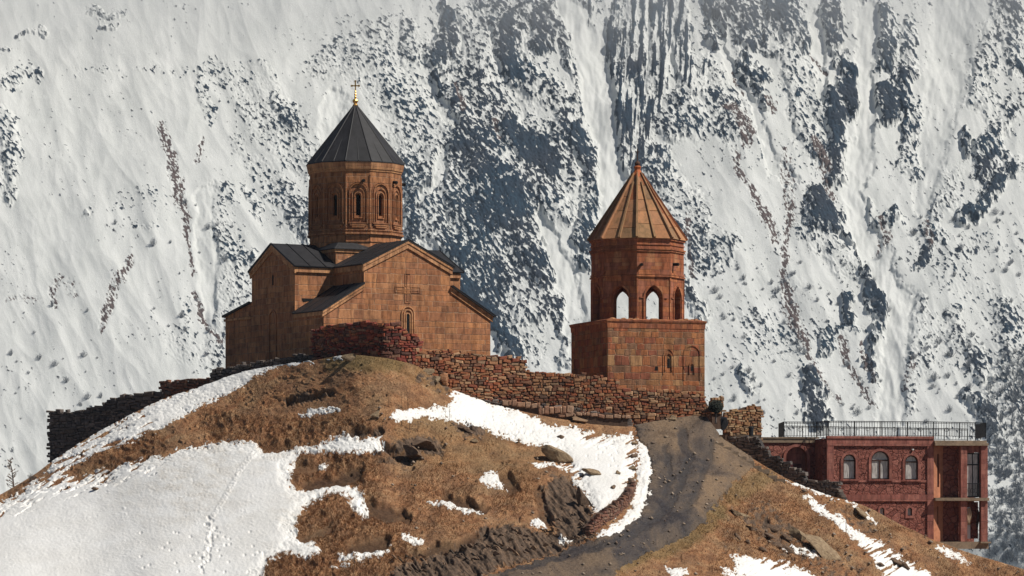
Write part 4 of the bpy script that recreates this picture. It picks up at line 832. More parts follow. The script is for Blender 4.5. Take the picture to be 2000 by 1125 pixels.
# west facade: blind panel and slit
Qw = lambda s, d, z: Vector((-w_+d, -s, z-ZB))
M = MB(); arch_ring(M, Qw, 0, .55, 13.6, 17.2, .1, -.08, .01); M.build('window_surround', M_church, church)
M = MB(); arch_fill(M, Qw, 0, .16, 15.0, 16.6, -.03); M.build('blind_window', M_church, church)
M = MB(); arch_fill(M, Qw, 0, .12, 19.8, 20.5, -.02); M.build('window', M_dark, church)
Qa = lambda s, d, z: Vector((s, -a_+d, z-ZB))
M = MB(); M.add([Qa(-6.6, -.02, 18.3), Qa(-5.7, -.02, 18.45), Qa(-5.6, -.02, 18.6), Qa(-6.7, -.02, 18.6)], [(0, 1, 2, 3)]); M.build('window', M_dark, church)

# ================================================================= BELL TOWER
TT_ = R(19.5); YT = 300.; XT = (1245-1000)/F*YT; ZT0 = 9.0
tw = empty('bell_tower', (XT, YT, ZT0), TT_)
tag(tw, 'red stone bell tower with an open arched belfry and a ribbed stone cone', 'bell tower')
hb = 4.02; zb1 = 16.55-ZT0
M = MB(); M.box(-hb, hb, -hb, hb, 0, zb1); M.build('base_wall', M_tower, tw)
M = MB(); M.lathe([(hb*1.4142, zb1-.42), ((hb+.03)*1.4142, zb1-.42), ((hb+.05)*1.4142, zb1-.05), ((hb+.12)*1.4142, zb1+.08), ((hb+.14)*1.4142, zb1+.2), ((hb-.3)*1.4142, zb1+.3)], 4, R(45)); M.build('base_cornice', M_belfry, tw)
rng2 = random.Random(4)
for i in range(14):
    M = MB(); x = rng2.uniform(-3.9, 3.9); M.lathe([(.28, zb1+.14), (.3, zb1+.26), (.12, zb1+.34+rng2.random()*.08)], 5, rng2.random()*3, x, -3.85+rng2.random()*.3); M.build('loose_stone', M_rubble, tw)
RO = 3.62; N8 = 8; rot8 = R(20-90)-TT_; ap8 = RO*math.cos(math.pi/8); hw8 = RO*math.sin(math.pi/8); zo0, zo1 = 16.6-ZT0, 23.15-ZT0
M = MB()
for k in range(8):
    Q = facetQ(k, ap8, 8, rot8); arch_wall(M, Q, -hw8, hw8, zo0, zo1, [(0, .67, 16.85-ZT0, 18.6-ZT0)], .62, pointed=.45)
bel = M.build('belfry_wall', M_belfry, tw)
M = MB()
for k in range(8):
    Q = facetQ(k, ap8, 8, rot8); arch_ring(M, Q, 0, .73, 16.85-ZT0, 18.6-ZT0, .13, -.09, .01, pointed=.45)
    for s in (-1, 1):
        a = Q(s*1.15, -.045, 18.55-ZT0); b = Q(s*.8, -.045, 18.55-ZT0); M.tube(a, b, .055, n=4); c = Q(s*(hw8-.03), 0, 16.7-ZT0); M.tube(c, c+Vector((0, 0, 3.4)), .06, n=5)
M.build('arch_moulding', M_belfry, bel)
r8 = rot8+math.pi/8; M = MB()
for r0, z0, z1 in ((RO+.13, 20.15, 20.32), (RO+.07, 20.32, 20.5), (RO+.1, 22.1, 22.25), (RO+.16, 22.25, 22.4), (RO+.07, 22.62, 22.75), (RO+.13, 22.98, 23.16)): M.lathe([(RO-.1, z0-ZT0), (r0, z0-ZT0+.02), (r0, z1-ZT0-.02), (RO-.1, z1-ZT0)], 8, r8)
M.build('string_course', M_belfry, tw)
for t, z in ((52, 21.2), (3, 21.1)):
    M = MB(); tt = R(t-90)-TT_; M.tube((math.cos(tt)*3.2, math.sin(tt)*3.2, z-ZT0), (math.cos(tt)*3.95, math.sin(tt)*3.95, z-.03-ZT0), .13, n=5); M.build('waterspout', M_dark, tw)
M = MB(); M.lathe([(RO-.6, 20.6-ZT0), (RO-.6, 20.75-ZT0)], 8, r8); M.build('belfry_ceiling', M_belfry, tw)
# cone of slabs with ribs
zr0, zr1, re = 23.12-ZT0, 28.75-ZT0, 3.78
M = MB(); M.lathe([(RO, zr0-.02), (re-.05, zr0-.02), (.1, zr1)], 8, r8); rf_ = M.build('cone_roof', M_slab, tw)
M = MB(); Rb = MB(); apx = Vector((0, 0, zr1+.05))
def rim(t):                               # t in eighths from vertex 0
    k = math.floor(t); f = t-k
    a = Vector((re*math.cos(r8+k*math.pi/4), re*math.sin(r8+k*math.pi/4), zr0)); b = Vector((re*math.cos(r8+(k+1)*math.pi/4), re*math.sin(r8+(k+1)*math.pi/4), zr0)); return a.lerp(b, f)
rg = random.Random(9)
for k in range(16):
    a, b = rim(k/2), rim(k/2+.5); lv = [0, .12+rg.random()*.1, .34+rg.random()*.08, .55+rg.random()*.08, .76, .9]
    for u, v in zip(lv, lv[1:]):
        q_ = [a.lerp(apx, u), b.lerp(apx, u), b.lerp(apx, v-.006), a.lerp(apx, v-.006)]; n = (q_[1]-q_[0]).cross(q_[3]-q_[0]).normalized(); n = n if n.z > 0 else -n
        M.prism([p+n*rg.uniform(.0, .03) for p in q_], n*.06)
    A = a; out = Vector((a.x, a.y, 0)).normalized(); top = .93 if k % 2 == 0 else .8
    A0 = A+Vector((0, 0, .02))+out*.03; A1 = A.lerp(apx, top); sd = Vector((-out.y, out.x, 0))*.085
    up = Vector((out.x*.8, out.y*.8, .6))*.2
    Rb.prism([A0-sd, A0+sd, A1+sd*.5, A1-sd*.5], up)
M.build('roof_slab', M_slab, rf_); Rb.build('rib', M_slab, rf_)
M = MB(); M.lathe([(.62, 27.75-ZT0), (.66, 27.85-ZT0), (.22, 28.75-ZT0), (.26, 28.85-ZT0), (.3, 28.95-ZT0), (.2, 29.05-ZT0)], 8, r8); M.build('roof_cap', M_rustcap, tw)
M = MB(); M.lathe([(.1, 29.0-ZT0), (.2, 29.1-ZT0), (.24, 29.22-ZT0), (.16, 29.36-ZT0), (.05, 29.42-ZT0), (.03, 29.9-ZT0)], 8)
ct, s_ = math.cos(-TT_), math.sin(-TT_)
M.prism([(-.03*ct, -.03*s_, 29.8-ZT0), (.03*ct, .03*s_, 29.8-ZT0), (.03*ct, .03*s_, 30.4-ZT0), (-.03*ct, -.03*s_, 30.4-ZT0)], (0, .03, 0)); M.prism([(-.16*ct, -.16*s_, 30.1-ZT0), (.16*ct, .16*s_, 30.1-ZT0), (.16*ct, .16*s_, 30.16-ZT0), (-.16*ct, -.16*s_, 30.16-ZT0)], (0, .03, 0))
M.build('finial_cross', M_rust, tw)
Qt = lambda s, d, z: Vector((s, -hb+d, z-ZT0))
M = MB(); arch_ring(M, Qt, 1.0, .22, 12.9, 13.9, .12, -.09, .01, pointed=.6); arch_ring(M, Qt, 1.0, .4, 12.6, 14.0, .08, -.05, .01, pointed=.6); arch_ring(M, Qt, 2.95, .62, 12.2, 14.2, .1, -.06, .01); arch_ring(M, Qt, 2.95, .14, 12.7, 13.3, .12, -.08, .01)
M.build('niche_moulding', M_tower, tw)
for a in ((1.0, .1, 13.1, 13.75), (2.95, .09, 12.9, 13.2)):
    M = MB(); arch_fill(M, Qt, *a, -.02); M.build('niche', M_dark, tw)
M = MB(); M.add([Qt(-.15, -.02, 12.9), Qt(.12, -.02, 12.9), Qt(.08, -.02, 13.2), Qt(-.1, -.02, 13.2)], [(0, 1, 2, 3)]); M.build('niche', M_dark, tw)

# ================================================================= RED HOUSE
HT = R(9); YHs = 292.8; H0 = P(1615, 1066, YHs); zb_ = H0.z
house = empty('stone_house', H0, HT); tag(house, 'dark red rock faced stone house with a railed flat terrace roof', 'house')
def hx(px): return (px-1615)/25.6/math.cos(HT)*1.012
def hz(py): return (YH-py)*293.5/F-zb_
Qh = lambda s, d, z: Vector((s, d, z))
xe = hx(1824); zt = hz(856)
big = [(hx(1659), hx(1671)-hx(1659), hz(936), hz(900)), (hx(1719.5), hx(1737)-hx(1719.5), hz(936), hz(899)), (hx(1781), hx(1793.5)-hx(1781), hz(937), hz(902))]
small = [(hx(1723), .17, hz(1007), hz(996)), (hx(1777.5), .17, hz(1007), hz(996))]
zmid = hz(972)
M = MB(); arch_wall(M, Qh, 0, xe, zmid, zt, big, .5); arch_wall(M, Qh, 0, xe, -1.5, zmid-.002, small, .5); M.box(0, xe, .55, 9, -1.5, zt-.02); M.build('wall', M_hr, house)
M = MB(); pr = .07
M.box(-.02, xe+.02, -.12, .3, hz(871), hz(857)); M.box(-.02, xe+.02, -.18, .3, hz(857)+.002, hz(852)); M.build('cornice', M_hs, house)
M = MB(); M.box(.5, hx(1812), -.09, .2, hz(979), hz(966)); M.build('string_course', M_hs, house)
for x0, x1 in ((0, hx(1628)), (hx(1812), xe)):
    M = MB(); M.box(x0-.01, x1, -.1, .3, -1.4, hz(871)-.003); M.build('pilaster', M_hs, house)
M = MB(); M.box(hx(1628)+.002, hx(1812)-.002, -.05, .2, hz(942), hz(937.5)); M.build('sill_band', M_hs, house)
def window(op, two=False, big_=True):
    cx, hw, zb, zs = op; M = MB()
    arch_ring(M, Qh, cx, hw+.01, zb, zs, .2 if big_ else .16, -.06 if big_ else -.05, .02)
    if big_: M.box(cx-hw-.25, cx+hw+.25, -.12, .05, zb-.12, zb-.002)
    else: M.box(cx-hw-.18, cx+hw+.18, -.05, .05, zb-.2, zb-.002)
    o = M.build('window', M_hs, house)
    M = MB(); t = .075 if big_ else .03
    arch_ring(M, Qh, cx, hw-t, zb+t, zs, t-.003, .12, .22, closed=True)
    if big_: M.box(cx-hw+t, cx+hw-t, .13, .2, zs-.05, zs+.05)
    if two: M.box(cx-.06, cx+.06, .13, .21, zb+t, zs-.05)
    M.build('frame', M_wood, o); M = MB(); arch_fill(M, Qh, cx, hw-.01, zb, zs, .2); M.build('pane', M_pane, o)
window(big[0]); window(big[1], True); window(big[2])
for s in small: window(s, False, False)
M = MB(); M.lathe([(.02, zt-.95), (.09, zt-.9), (.09, zt-.84), (.02, zt-.8)], 8, 0, hx(1783), -.1); M.build('lamp', M_white, house)
# shaded left wing with the arched doorway
M = MB(); xl = hx(1484)
yw = 2.6
Ql = lambda s, d, z: Vector((s, yw+d, z))
arch_wall(M, Ql, xl-1.2, -.3, -1.5, zt-.02, [(hx(1571), .82, hz(952), hz(893))], .6); M.box(-.3, -.02, .2, 6, -1.5, zt-.03); M.box(xl-1.2, -.3, yw+.7, 9, -1.5, zt-.04); wing = M.build('wing_wall', M_hr, house)
M = MB(); M.box(xl-1.2, -.31, yw-.1, yw+.2, zt-.3, zt+.02); M.box(xl-1.2, -.0, yw-.16, 9, zt+.022, zt+.12); M.build('wing_coping', M_conc, house)
M = MB(); arch_ring(M, Ql, hx(1571), .83, hz(952), hz(893), .22, -.09, .01); M.build('door_arch', M_hs, house)
M = MB(); arch_fill(M, Ql, hx(1571), .82, hz(952), hz(893), .45); M.build('door_recess', M_hs, house)
M = MB(); M.box(hx(1560), hx(1583), yw+.34, yw+.44, hz(952), hz(905)); M.build('door', M_door, house)
# right wing: angled lit strip, recess, glazed bay
xa_, xb = xe+.03, hx(1847)
M = MB(); A = Vector((xa_, .0, 0)); B = Vector((xb, .62, 0)); dv = (B-A); L = dv.length; dv.normalize(); nv = Vector((dv.y, -dv.x, 0))
Qp = lambda s, d, z: A+dv*s-nv*d+Vector((0, 0, z))
arch_wall(M, Qp, 0, L, hz(975)+.02, hz(868), [(L*.5, .12, hz(951), hz(888))], .3); arch_wall(M, Qp, 0, L, hz(1068), hz(977), [(L*.45, .08, hz(1024), hz(990))], .3); M.build('corner_wall', M_sunlit_wall, house)
for a in ((L*.5, .13, hz(951), hz(888)), (L*.45, .09, hz(1024), hz(990))):
    M = MB(); arch_fill(M, Qp, *a, .12); M.build('slit_window', M_dark, house)
M = MB(); M.box(xb-.02, hx(1878), .62, 1.1, -.2, hz(868)); M.box(hx(1878), hx(1930), 3.6, 4.0, -.2, hz(868)); M.build('recess_wall', M_hr, house)
for (x0, x1) in ((hx(1876), hx(1888.5)), (hx(1916), hx(1929))):
    M = MB(); M.box(x0, x1, -.35, .25, hz(1058), hz(978)-.002); M.box(x0, x1, -.35, .25, hz(972)+.002, hz(870)-.002); M.build('pier', M_hs, house)
M = MB(); M.box(hx(1824.5), hx(1931), -.55, 4.2, hz(978), hz(972)); M.build('balcony_slab', M_conc, house)
M = MB(); M.box(hx(1824.5), hx(1929.5), -.5, 5, hz(870), hz(865)); M.box(hx(1824.5), hx(1927), -.38, 5, hz(865)+.002, hz(860)); M.build('roof_slab', M_conc, house)
M = MB(); M.box(hx(1826), hx(1930), -.45, 4.2, hz(1058)-.55, hz(1058)-.002); M.box(hx(1912), hx(1932.5), -.8, 1, hz(1058)-.12, hz(1058)); M.build('footing', M_conc, house)
# glazing
M = MB(); x0, x1 = hx(1889), hx(1915.5); y = .1
zz0, zz1 = hz(971), hz(884)
for a, b in ((x0, x0+.1), (x1-.14, x1), ((x0+x1)/2-.03, (x0+x1)/2+.03)): M.box(a, b, y, y+.08, zz0, zz1)
for z in (zz0+.04, hz(907), zz1-.05): M.box(x0+.1, x1-.14, y+.01, y+.07, z-.05, z+.05)
gw = M.build('window', M_iron, house)
M = MB(); M.box(x0+.02, x1-.1, y+.04, y+.05, zz0, zz1); M.build('pane', M_pane, gw)
M = MB(); M.box(x0, x1, .0, .15, zz1+.02, hz(870)-.003); M.build('lintel', M_hs, house)
M = MB()
for i in range(9): xx = x0+(x1-x0)*(i+.5)/9; M.box(xx-.012, xx+.012, -.32, -.3, hz(971), hz(945))
M.box(x0-.02, x1+.5, -.335, -.285, hz(945), hz(944)+.02)
for i in range(4):
    xx = x0+(x1-x0)*(i+.5)/4
    for j in range(8):
        t0, t1 = j*math.pi/4, (j+1)*math.pi/4; M.tube((xx+.11*math.cos(t0), -.31, hz(958)+.2*math.sin(t0)), (xx+.11*math.cos(t1), -.31, hz(958)+.2*math.sin(t1)), .012, n=4)
M.build('balcony_railing', M_iron, house)
# lower opening with white door and post
M = MB(); M.box(hx(1889), hx(1899), .3, .36, hz(1052), hz(990)); M.build('lower_door', M_white, house)
M = MB(); M.box(hx(1900), hx(1916), .5, .6, hz(1052), hz(980)); M.build('lower_wall', M_hr, house)
# terrace railing
def railing(name, pts, h, parent, step=.2, orn=True):
    M = MB(); O = MB()
    for (a, b) in zip(pts, pts[1:]):
        a = Vector(a); b = Vector(b); d = b-a; L = d.length; d.normalize(); up = Vector((0, 0, 1))
        for z in (h, h-.1, .1): M.tube(a+up*z, b+up*z, .04 if z == h else .025, n=4)
        n = int(L/step)
        for i in range(n+1): p = a+d*(L*i/n); M.tube(p+up*.1, p+up*(h-.02), .02, n=4)
        k = max(1, round(L/2.0))
        for i in range(k+1):
            p = a+d*(L*i/k); M.tube(p-up*.05, p+up*(h+.02), .045, n=4)
            if orn and i < k:
                c = a+d*(L*(i+.5)/k)+up*(h*.5)
                for j in range(8):
                    t0, t1 = j*math.pi/4, (j+1)*math.pi/4; M.tube(c+d*.16*math.cos(t0)+up*.16*math.sin(t0), c+d*.16*math.cos(t1)+up*.16*math.sin(t1), .02, n=4)
    return M.build(name, M_iron, parent)
zr_ = zt+.13
railing('terrace_railing', [(hx(1564), 7.4, zr_), (hx(1546), yw+.0, zr_), (-.2, yw-.05, zr_), (.1, -.05, zr_), (xe, -.05, zr_-.02), (hx(1925), -.32, zr_-.1), (hx(1940), 4.6, zr_-.1)], 1.16, house)
railing('terrace_railing', [(hx(1564), 7.4, zr_+.05), (hx(1950), 8.3, zr_-.1)], .95, house, .24, False)
# cloth hung in the lower opening
def cloth(px, py, h, w, label, mat, seed):
    r = random.Random(seed); nx, nz = 8, 12; vs = []; fs = []
    o = house.matrix_world if False else Matrix.Translation(H0) @ Matrix.Rotation(HT, 4, 'Z')
    for j in range(nz+1):
        for i in range(nx+1):
            u = i/nx-.5; v = j/nz; ww = w*(.55+.45*math.sin(v*2.6+.4)); vs.append((u*ww+.05*math.sin(v*5), .06*math.sin(u*16+v*3), -v*h+.03*math.sin(u*9)))
    fs = [(j*(nx+1)+i, j*(nx+1)+i+1, (j+1)*(nx+1)+i+1, (j+1)*(nx+1)+i) for j in range(nz) for i in range(nx)]
    vb = [(x, y+.03, z) for x, y, z in vs]; n = len(vs)
    M = MB(); M.add(vs+vb, fs+[tuple(n+k for k in reversed(f)) for f in fs])
    c = M.build('hanging_cloth', mat, None, o @ Vector((hx(px), -.1, hz(py))), HT, True); tag(c, label, 'cloth'); return c
cloth(1894, 992, 1.3, .34, 'pale cloth hanging from the left of the lower opening of the red house', M_cloth, 1)
cloth(1911, 996, 1.3, .22, 'dark brown cloth hanging beside the right pier of the lower opening of the red house', M_wood, 2)

# ================================================================= BOULDERS
def rock_mesh(w, d, h, seed, sub=3, rough=.3, flat=1.):
    bm = bmesh.new(); bmesh.ops.create_icosphere(bm, subdivisions=sub, radius=1); r = random.Random(seed)
    planes = [(Vector((r.gauss(0, 1), r.gauss(0, 1), r.gauss(0, 1))).normalized(), r.uniform(.3, .72)) for _ in range(13)]
    from mathutils import noise as mn
    for v in bm.verts:
        p = v.co.copy()
        for n, dd in planes:
            q = p.dot(n)
            if q > dd: p -= n*(q-dd)
        p *= 1+rough*.22*mn.fractal(p*2.2+Vector((seed, 0, 0)), 1., 2., 4)
        v.co = Vector((p.x*w/2*1.5, p.y*d/2*1.5, p.z*h/2*1.5))
    vs = [tuple(v.co) for v in bm.verts]; fs = [tuple(v.index for v in f.verts) for f in bm.faces]; bm.free()
    M = MB(); M.add(vs, fs); return M
def stone_mat(name, a, b_, c):
    m, nt, b = new_mat(name, .9, .2); k = N(nt); o = k.obj(); f = k.noise(k.mapping(o, (1, 1, 2)), 3, 7, .72)
    col = k.ramp(f, [(.3, a), (.5, b_), (.7, c)]); nt.links.new(col, b.inputs['Base Color']); k.bump(f, 1., .08, b); return m
M_b1 = stone_mat('lichened_boulder', (.12, .08, .05), (.24, .17, .105), (.36, .27, .17))
M_b2 = stone_mat('brown_slate', (.05, .035, .026), (.13, .085, .058), (.23, .155, .10))
M_b3 = stone_mat('orange_boulder', (.17, .07, .035), (.3, .14, .07), (.4, .22, .12))
def boulder(px, py, w, h, label, mat, seed, d=None, tilt=(0, 0, 0), name='boulder', sink=.25, group=None):
    g = hill_at(px, py); s = g.y/F; W_, H_ = w*s, h*s
    o = rock_mesh(W_, d or W_*.8, H_, seed).build(name, mat, None, g+Vector((0, .0, H_*(.5-sink)))); o.rotation_euler = tilt
    tag(o, label, 'rock', group); return o
boulder(1092, 898, 56, 46, 'big pale olive boulder at the left edge of the long snowfield', M_b1, 22, tilt=(0, R(24), .3), sink=.38)
boulder(683, 704, 26, 15, 'low pale boulder on the green hilltop below the curved red wall', M_b1, 3)
boulder(731, 818, 20, 22, 'upright pale stone standing in the turf left of the snowfield', M_b1, 4)
boulder(830, 872, 60, 28, 'dark jagged slate outcrop with a pointed left end in the middle of the turf', M_b2, 5, tilt=(0, R(18), 0))
boulder(812, 894, 56, 22, 'low dark slate outcrop just beneath the jagged one in the middle turf', M_b2, 15, tilt=(0, R(25), 0))
boulder(925, 862, 16, 14, 'small pale stone on the turf below the snowfield', M_b1, 25)
boulder(1136, 985, 26, 60, 'tall leaning orange brown slate fin at the lower tip of the snowfield', M_b2, 6, tilt=(0, R(-28), 0), d=.8)
boulder(1158, 930, 46, 12, 'flat brown stone half buried in the middle of the snowfield', M_b1, 7, tilt=(0, R(25), 0))
boulder(906, 838, 36, 14, 'dark slate shelf sticking out where the turf meets the snowfield', M_b2, 8, tilt=(0, R(20), 0))
boulder(838, 728, 26, 16, 'pale flat stone at the foot of the rubble wall', M_b1, 9)
boulder(868, 735, 22, 24, 'orange block leaning on the rubble wall right of the hilltop', M_b3, 10)
boulder(850, 748, 26, 18, 'grey stone among the rubble just below the orange block', M_b1, 11)
boulder(1130, 775+40, 40, 12, 'pale boulder resting on the top of the low dark retaining wall', M_ochre, 12)
boulder(1312, 822, 22, 14, 'pale boulder at the foot of the tall rubble wall beside the track', M_b1, 13)
boulder(1606, 1082, 84, 24, 'largest flat grey slab lying on the right slope', M_b1, 14, tilt=(R(20), R(33), 0), sink=.3)
boulder(1558, 1050, 34, 22, 'small grey slab just above the largest slab on the right slope', M_b1, 16, tilt=(R(15), R(36), 0), sink=.3)
boulder(1680, 1004, 34, 12, 'thin tilted grey slab near the red house', M_b1, 17, tilt=(R(10), R(34), 0))
boulder(1440, 1003, 36, 12, 'flat slate piece above the orange turf of the right slope', M_b1, 18, tilt=(R(10), R(20), 0))
boulder(1095, 860, 14, 10, 'small dark stone poking from the upper snowfield', M_b2, 19)
boulder(188, 962, 14, 10, 'small brown stone alone on the wide left snow slope', M_b2, 20)
for i, (px, py, w, h) in enumerate([(1238,868,14,10),(1236,895,16,10),(1234,918,18,12),(1233,946,20,14),(1222,972,24,14),(1200,996,26,16),(1208,930,14,8),(1196,958,12,8)]):
    boulder(px, py, w, h, 'brown stone on the right edge of the long snowfield, '+['topmost of the row','second from the top','third from the top','fourth from the top','fifth from the top','lowest of the row','small inner one near the middle','small inner one near the bottom'][i], M_b2 if i % 2 else M_b1, 40+i, group='stones along the snowfield edge')
SL = ['leftmost at the upper edge of the slate patch','just above the middle of the slate patch','low in the middle of the slate patch','lowest of the slate patch','touching the top end of the largest grey slab','far left of the slate patch','highest of the slate patch','right of the highest one, above the small slab','tiny one nearest the track','in the middle of the lower snow streak','right of the lower snow streak','left of the lower snow streak']
for i, (px, py, w, h) in enumerate([(1470,1035,22,12),(1500,1050,26,12),(1520,1070,24,14),(1488,1075,20,10),(1545,1078,22,12),(1460,1060,18,9),(1510,1028,22,10),(1535,1048,20,12),(1440,1050,16,8),(1745,1100,26,12),(1765,1112,22,12),(1720,1108,20,9)]):
    boulder(px, py, w, h, 'dark slate piece, '+SL[i], M_b2, 60+i, tilt=(R(10), R(28), 0), group='slate pieces on the right slope')
# slate fins of the outcrop above the track
rr_ = random.Random(12)
M = MB(); org = hill_at(1050, 1060)
for i in range(110):
    px = rr_.uniform(760, 1160); base = np.interp(px, [760, 900, 1000, 1160], [1122, 1098, 1082, 1045]); topy = np.interp(px, [760, 900, 950, 1040, 1090, 1160], [1098, 1062, 1034, 1034, 1000, 990]); py = rr_.uniform(topy, base)
    g = hill_at(px, py)-org; L = rr_.uniform(.2, .9); ang = R(rr_.uniform(40, 68)); dx = Vector((-math.cos(ang), -.25, math.sin(ang)*.8))*L; wv = Vector((math.sin(ang), -.3, math.cos(ang)))*rr_.uniform(.03, .2); tv = Vector((.1, .45, -.05))
    c0 = g-dx*.35+Vector((0, -.05, .0)); c1 = g+dx*.45
    M.prism([c0-wv, c0+wv, c1+wv*rr_.uniform(.2, .8), c1-wv*rr_.uniform(.2, .9)], tv)
oc_ = M.build('slate_outcrop', rubble_mat('slate_fin', [(.09, .064, .05), (.14, .095, .07), (.2, .13, .09), (.06, .048, .04), (.25, .16, .1)]), None, org); tag(oc_, 'jagged dark slate outcrop with slanting fins above the bend of the track', 'rock')

# ================================================================= SMALL THINGS
def stalks(px, py, n, h, sp, name, label, mat, seed, cat='plant', group=None):
    g = hill_at(px, py); r = random.Random(seed); M = MB()
    for i in range(n):
        x = r.uniform(-sp, sp); y = r.uniform(-sp, sp)*.4; hh = h*r.uniform(.5, 1); p = Vector((x, y, -.15)); q = p+Vector((r.uniform(-.12, .12), 0, hh)); M.tube(p, q, .014, .008, 4)
        for j in range(6): t = r.uniform(.4, 1); c = p.lerp(q, t); M.tube(c, c+Vector((r.uniform(-.16, .16), r.uniform(-.1, .1), r.uniform(.05, .16))), .009, .004, 3)
    o = M.build(name, mat, None, g); tag(o, label, cat, group); return o
stalks(761, 796, 3, 2.0, .12, 'dry_plant', 'tall thin dead stalk on the turf, left one of the two clumps', M_stalk, 1)
stalks(790, 800, 6, 2.2, .3, 'dry_plant', 'wider clump of tall dead stalks beside the tip of the snowfield', M_stalk, 2)
stalks(872, 822, 3, 1.6, .25, 'dry_plant', 'sparse dead stalks rising in front of the snowfield', M_stalk, 3)
g = hill_at(800, 836); M = MB()
for x in (-.6, 0., .6): M.tube((x, 0, -.2), (x, 0, .62), .025, n=5)
M.tube((-.62, 0, .05), (.62, 0, .05), .02, n=5); M.tube((-.62, 0, .3), (.0, 0, .32), .012, n=4)
fe = M.build('wire_fence', M_rust, None, g); tag(fe, 'low rusty iron fence fragment on the turf below the snowfield tip', 'fence')
g = hill_at(1652, 1045); M = MB(); M.tube((0, 0, -.3), (.02, 0, 2.2), .025, .018, 5); M.tube((-.03, 0, 2.15), (.06, 0, 2.2), .02, .02, 5)
tag(M.build('marker_pole', M_rust, None, g), 'thin rusty pole standing by the snow streak on the right slope', 'pole')
# bare larch at the left edge
def bare_tree(name, loc, h, seed, label, parent=None, dens=26, lean=0.):
    r = random.Random(seed); e = empty(name, loc); tag(e, label, 'tree')
    M = MB(); n = 7; pts = [Vector((lean*h*(i/n)**1.3+r.uniform(-.03, .03), 0, -.4+(h+.4)*i/n)) for i in range(n+1)]
    for i in range(n): M.tube(pts[i], pts[i+1], .07*(1-i/n)+.015, .07*(1-(i+1)/n)+.015, 6)
    M.build('trunk', M_bark, e); B = MB()
    for i in range(dens):
        t = .15+.83*i/dens; p = pts[0].lerp(pts[-1], t); p.x = lean*h*t**1.3; L = h*.34*(1-t*.75)*r.uniform(.6, 1.1); az = r.uniform(0, 6.28); q = p+Vector((math.cos(az)*L, math.sin(az)*L*.7, L*r.uniform(.25, .6))); B.tube(p, q, .025, .01, 4)
        for j in range(7):
            c = p.lerp(q, r.uniform(.3, 1)); B.tube(c, c+Vector((r.uniform(-.12, .12), r.uniform(-.1, .1), r.uniform(-.05, .16))), .022, .012, 3)
    B.build('crown', M_stalk, e); return e
g = hill_at(24, 958); bare_tree('bare_conifer', g+Vector((0, 1, 0)), 2.5, 5, 'small bare larch leaning on the skyline at the far left', lean=-.12)
g = hill_at(62, 940); 
def twig_bush(M, c, h, w, r, n=30, rad=.02):
    for i in range(n):
        az = r.uniform(0, 6.28); k = r.random()**.6; p = c+Vector((math.cos(az)*w*.1*k, math.sin(az)*w*.1*k, 0)); q = c+Vector((math.cos(az)*w*.5*k, math.sin(az)*w*.5*k, h*r.uniform(.55, 1)*(1-.45*k))); M.tube(p, q, rad, rad*.5, 3)
        for j in range(3):
            a = p.lerp(q, r.uniform(.4, .95)); M.tube(a, a+Vector((r.uniform(-.16, .16)*w, r.uniform(-.16, .16)*w, r.uniform(.05, .25)*h)), rad*.7, rad*.4, 3)
M = MB(); twig_bush(M, Vector((0, 0, -.1)), .8, .9, random.Random(3), 34, .012); tag(M.build('bare_bush', M_bark, None, g), 'small grey twiggy bush on the skyline right of the little larch', 'bush')
# dark bush, bins and tarps at the head of the track
def dense_bush(px, py, Y, w, h, label, seed):
    r = random.Random(seed); loc = P(px, py, Y); e = empty('evergreen_shrub', loc); tag(e, label, 'shrub')
    M = MB(); M.tube((0, 0, -.5), (.03, 0, h*.5), .09, .05, 6); M.build('trunk', M_bark, e); B = MB()
    for i in range(1500):
        d = Vector((r.gauss(0, 1), r.gauss(0, 1), r.gauss(0, 1))).normalized()*r.random()**.35; c = Vector((d.x*w/2, d.y*w/2, h*.62+d.z*h*.4)); s = r.uniform(.04, .1)
        a = Vector((r.gauss(0, 1), r.gauss(0, 1), r.gauss(0, 1))).normalized(); b = a.orthogonal().normalized(); B.add([c-a*s, c+b*s*.5, c+a*s, c-b*s*.5], [(0, 1, 2, 3)])
    B.build('crown', M_evergreen, e)
dense_bush(1398, 815, 292.2, 1.15, 1.3, 'round near black shrub on a short trunk beside the rubble wall end', 3)
def tarp(px, py, w, h, Y, label, seed, name='tarp_bundle', mat=None):
    s = Y/F; o = rock_mesh(w*s, w*s*.8, h*s, seed, 3, .25).build(name, mat or M_tarp, None, P(px, py, Y)+Vector((0, 0, h*s*.42))); tag(o, label, 'bundle'); return o
tarp(1415, 834, 20, 26, 291.8, 'dark lumpy bundle leaning on the ruined ochre wall', 5)
tarp(1386, 880, 18, 28, 289.2, 'black lumpy bundle standing at the top of the slate wall steps', 6)
def bin_(px, py, w, h, Y, label):
    s = Y/F; e = empty('rubbish_bin', P(px, py, Y)); tag(e, label, 'bin'); W_, H_ = w*s/2, h*s; M = MB(); M.lathe([(W_*.85, -.1), (W_, H_*.9), (W_*1.06, H_*.9), (W_*1.06, H_*.96)], 14); M.build('body', M_tarp, e); M = MB(); M.lathe([(W_*1.08, H_*.962), (W_*.9, H_*1.04), (W_*.3, H_*1.08)], 14); M.build('lid', M_iron, e)
bin_(1467, 849, 10, 15, 292.4, 'small black bin in front of the ruined ochre wall')
M = MB()
for i in range(5): M.lathe([(.035, i*.0), (.03, .35)], 6, 0, i*.0, 0)
e = P(1397, 868, 290.2); tag(MB().lathe([(.10, 0), (.09, .34), (.04, .42)], 8).build('stone_post', M_white, None, e), 'tiny white post beside the black bundle on the steps', 'post')
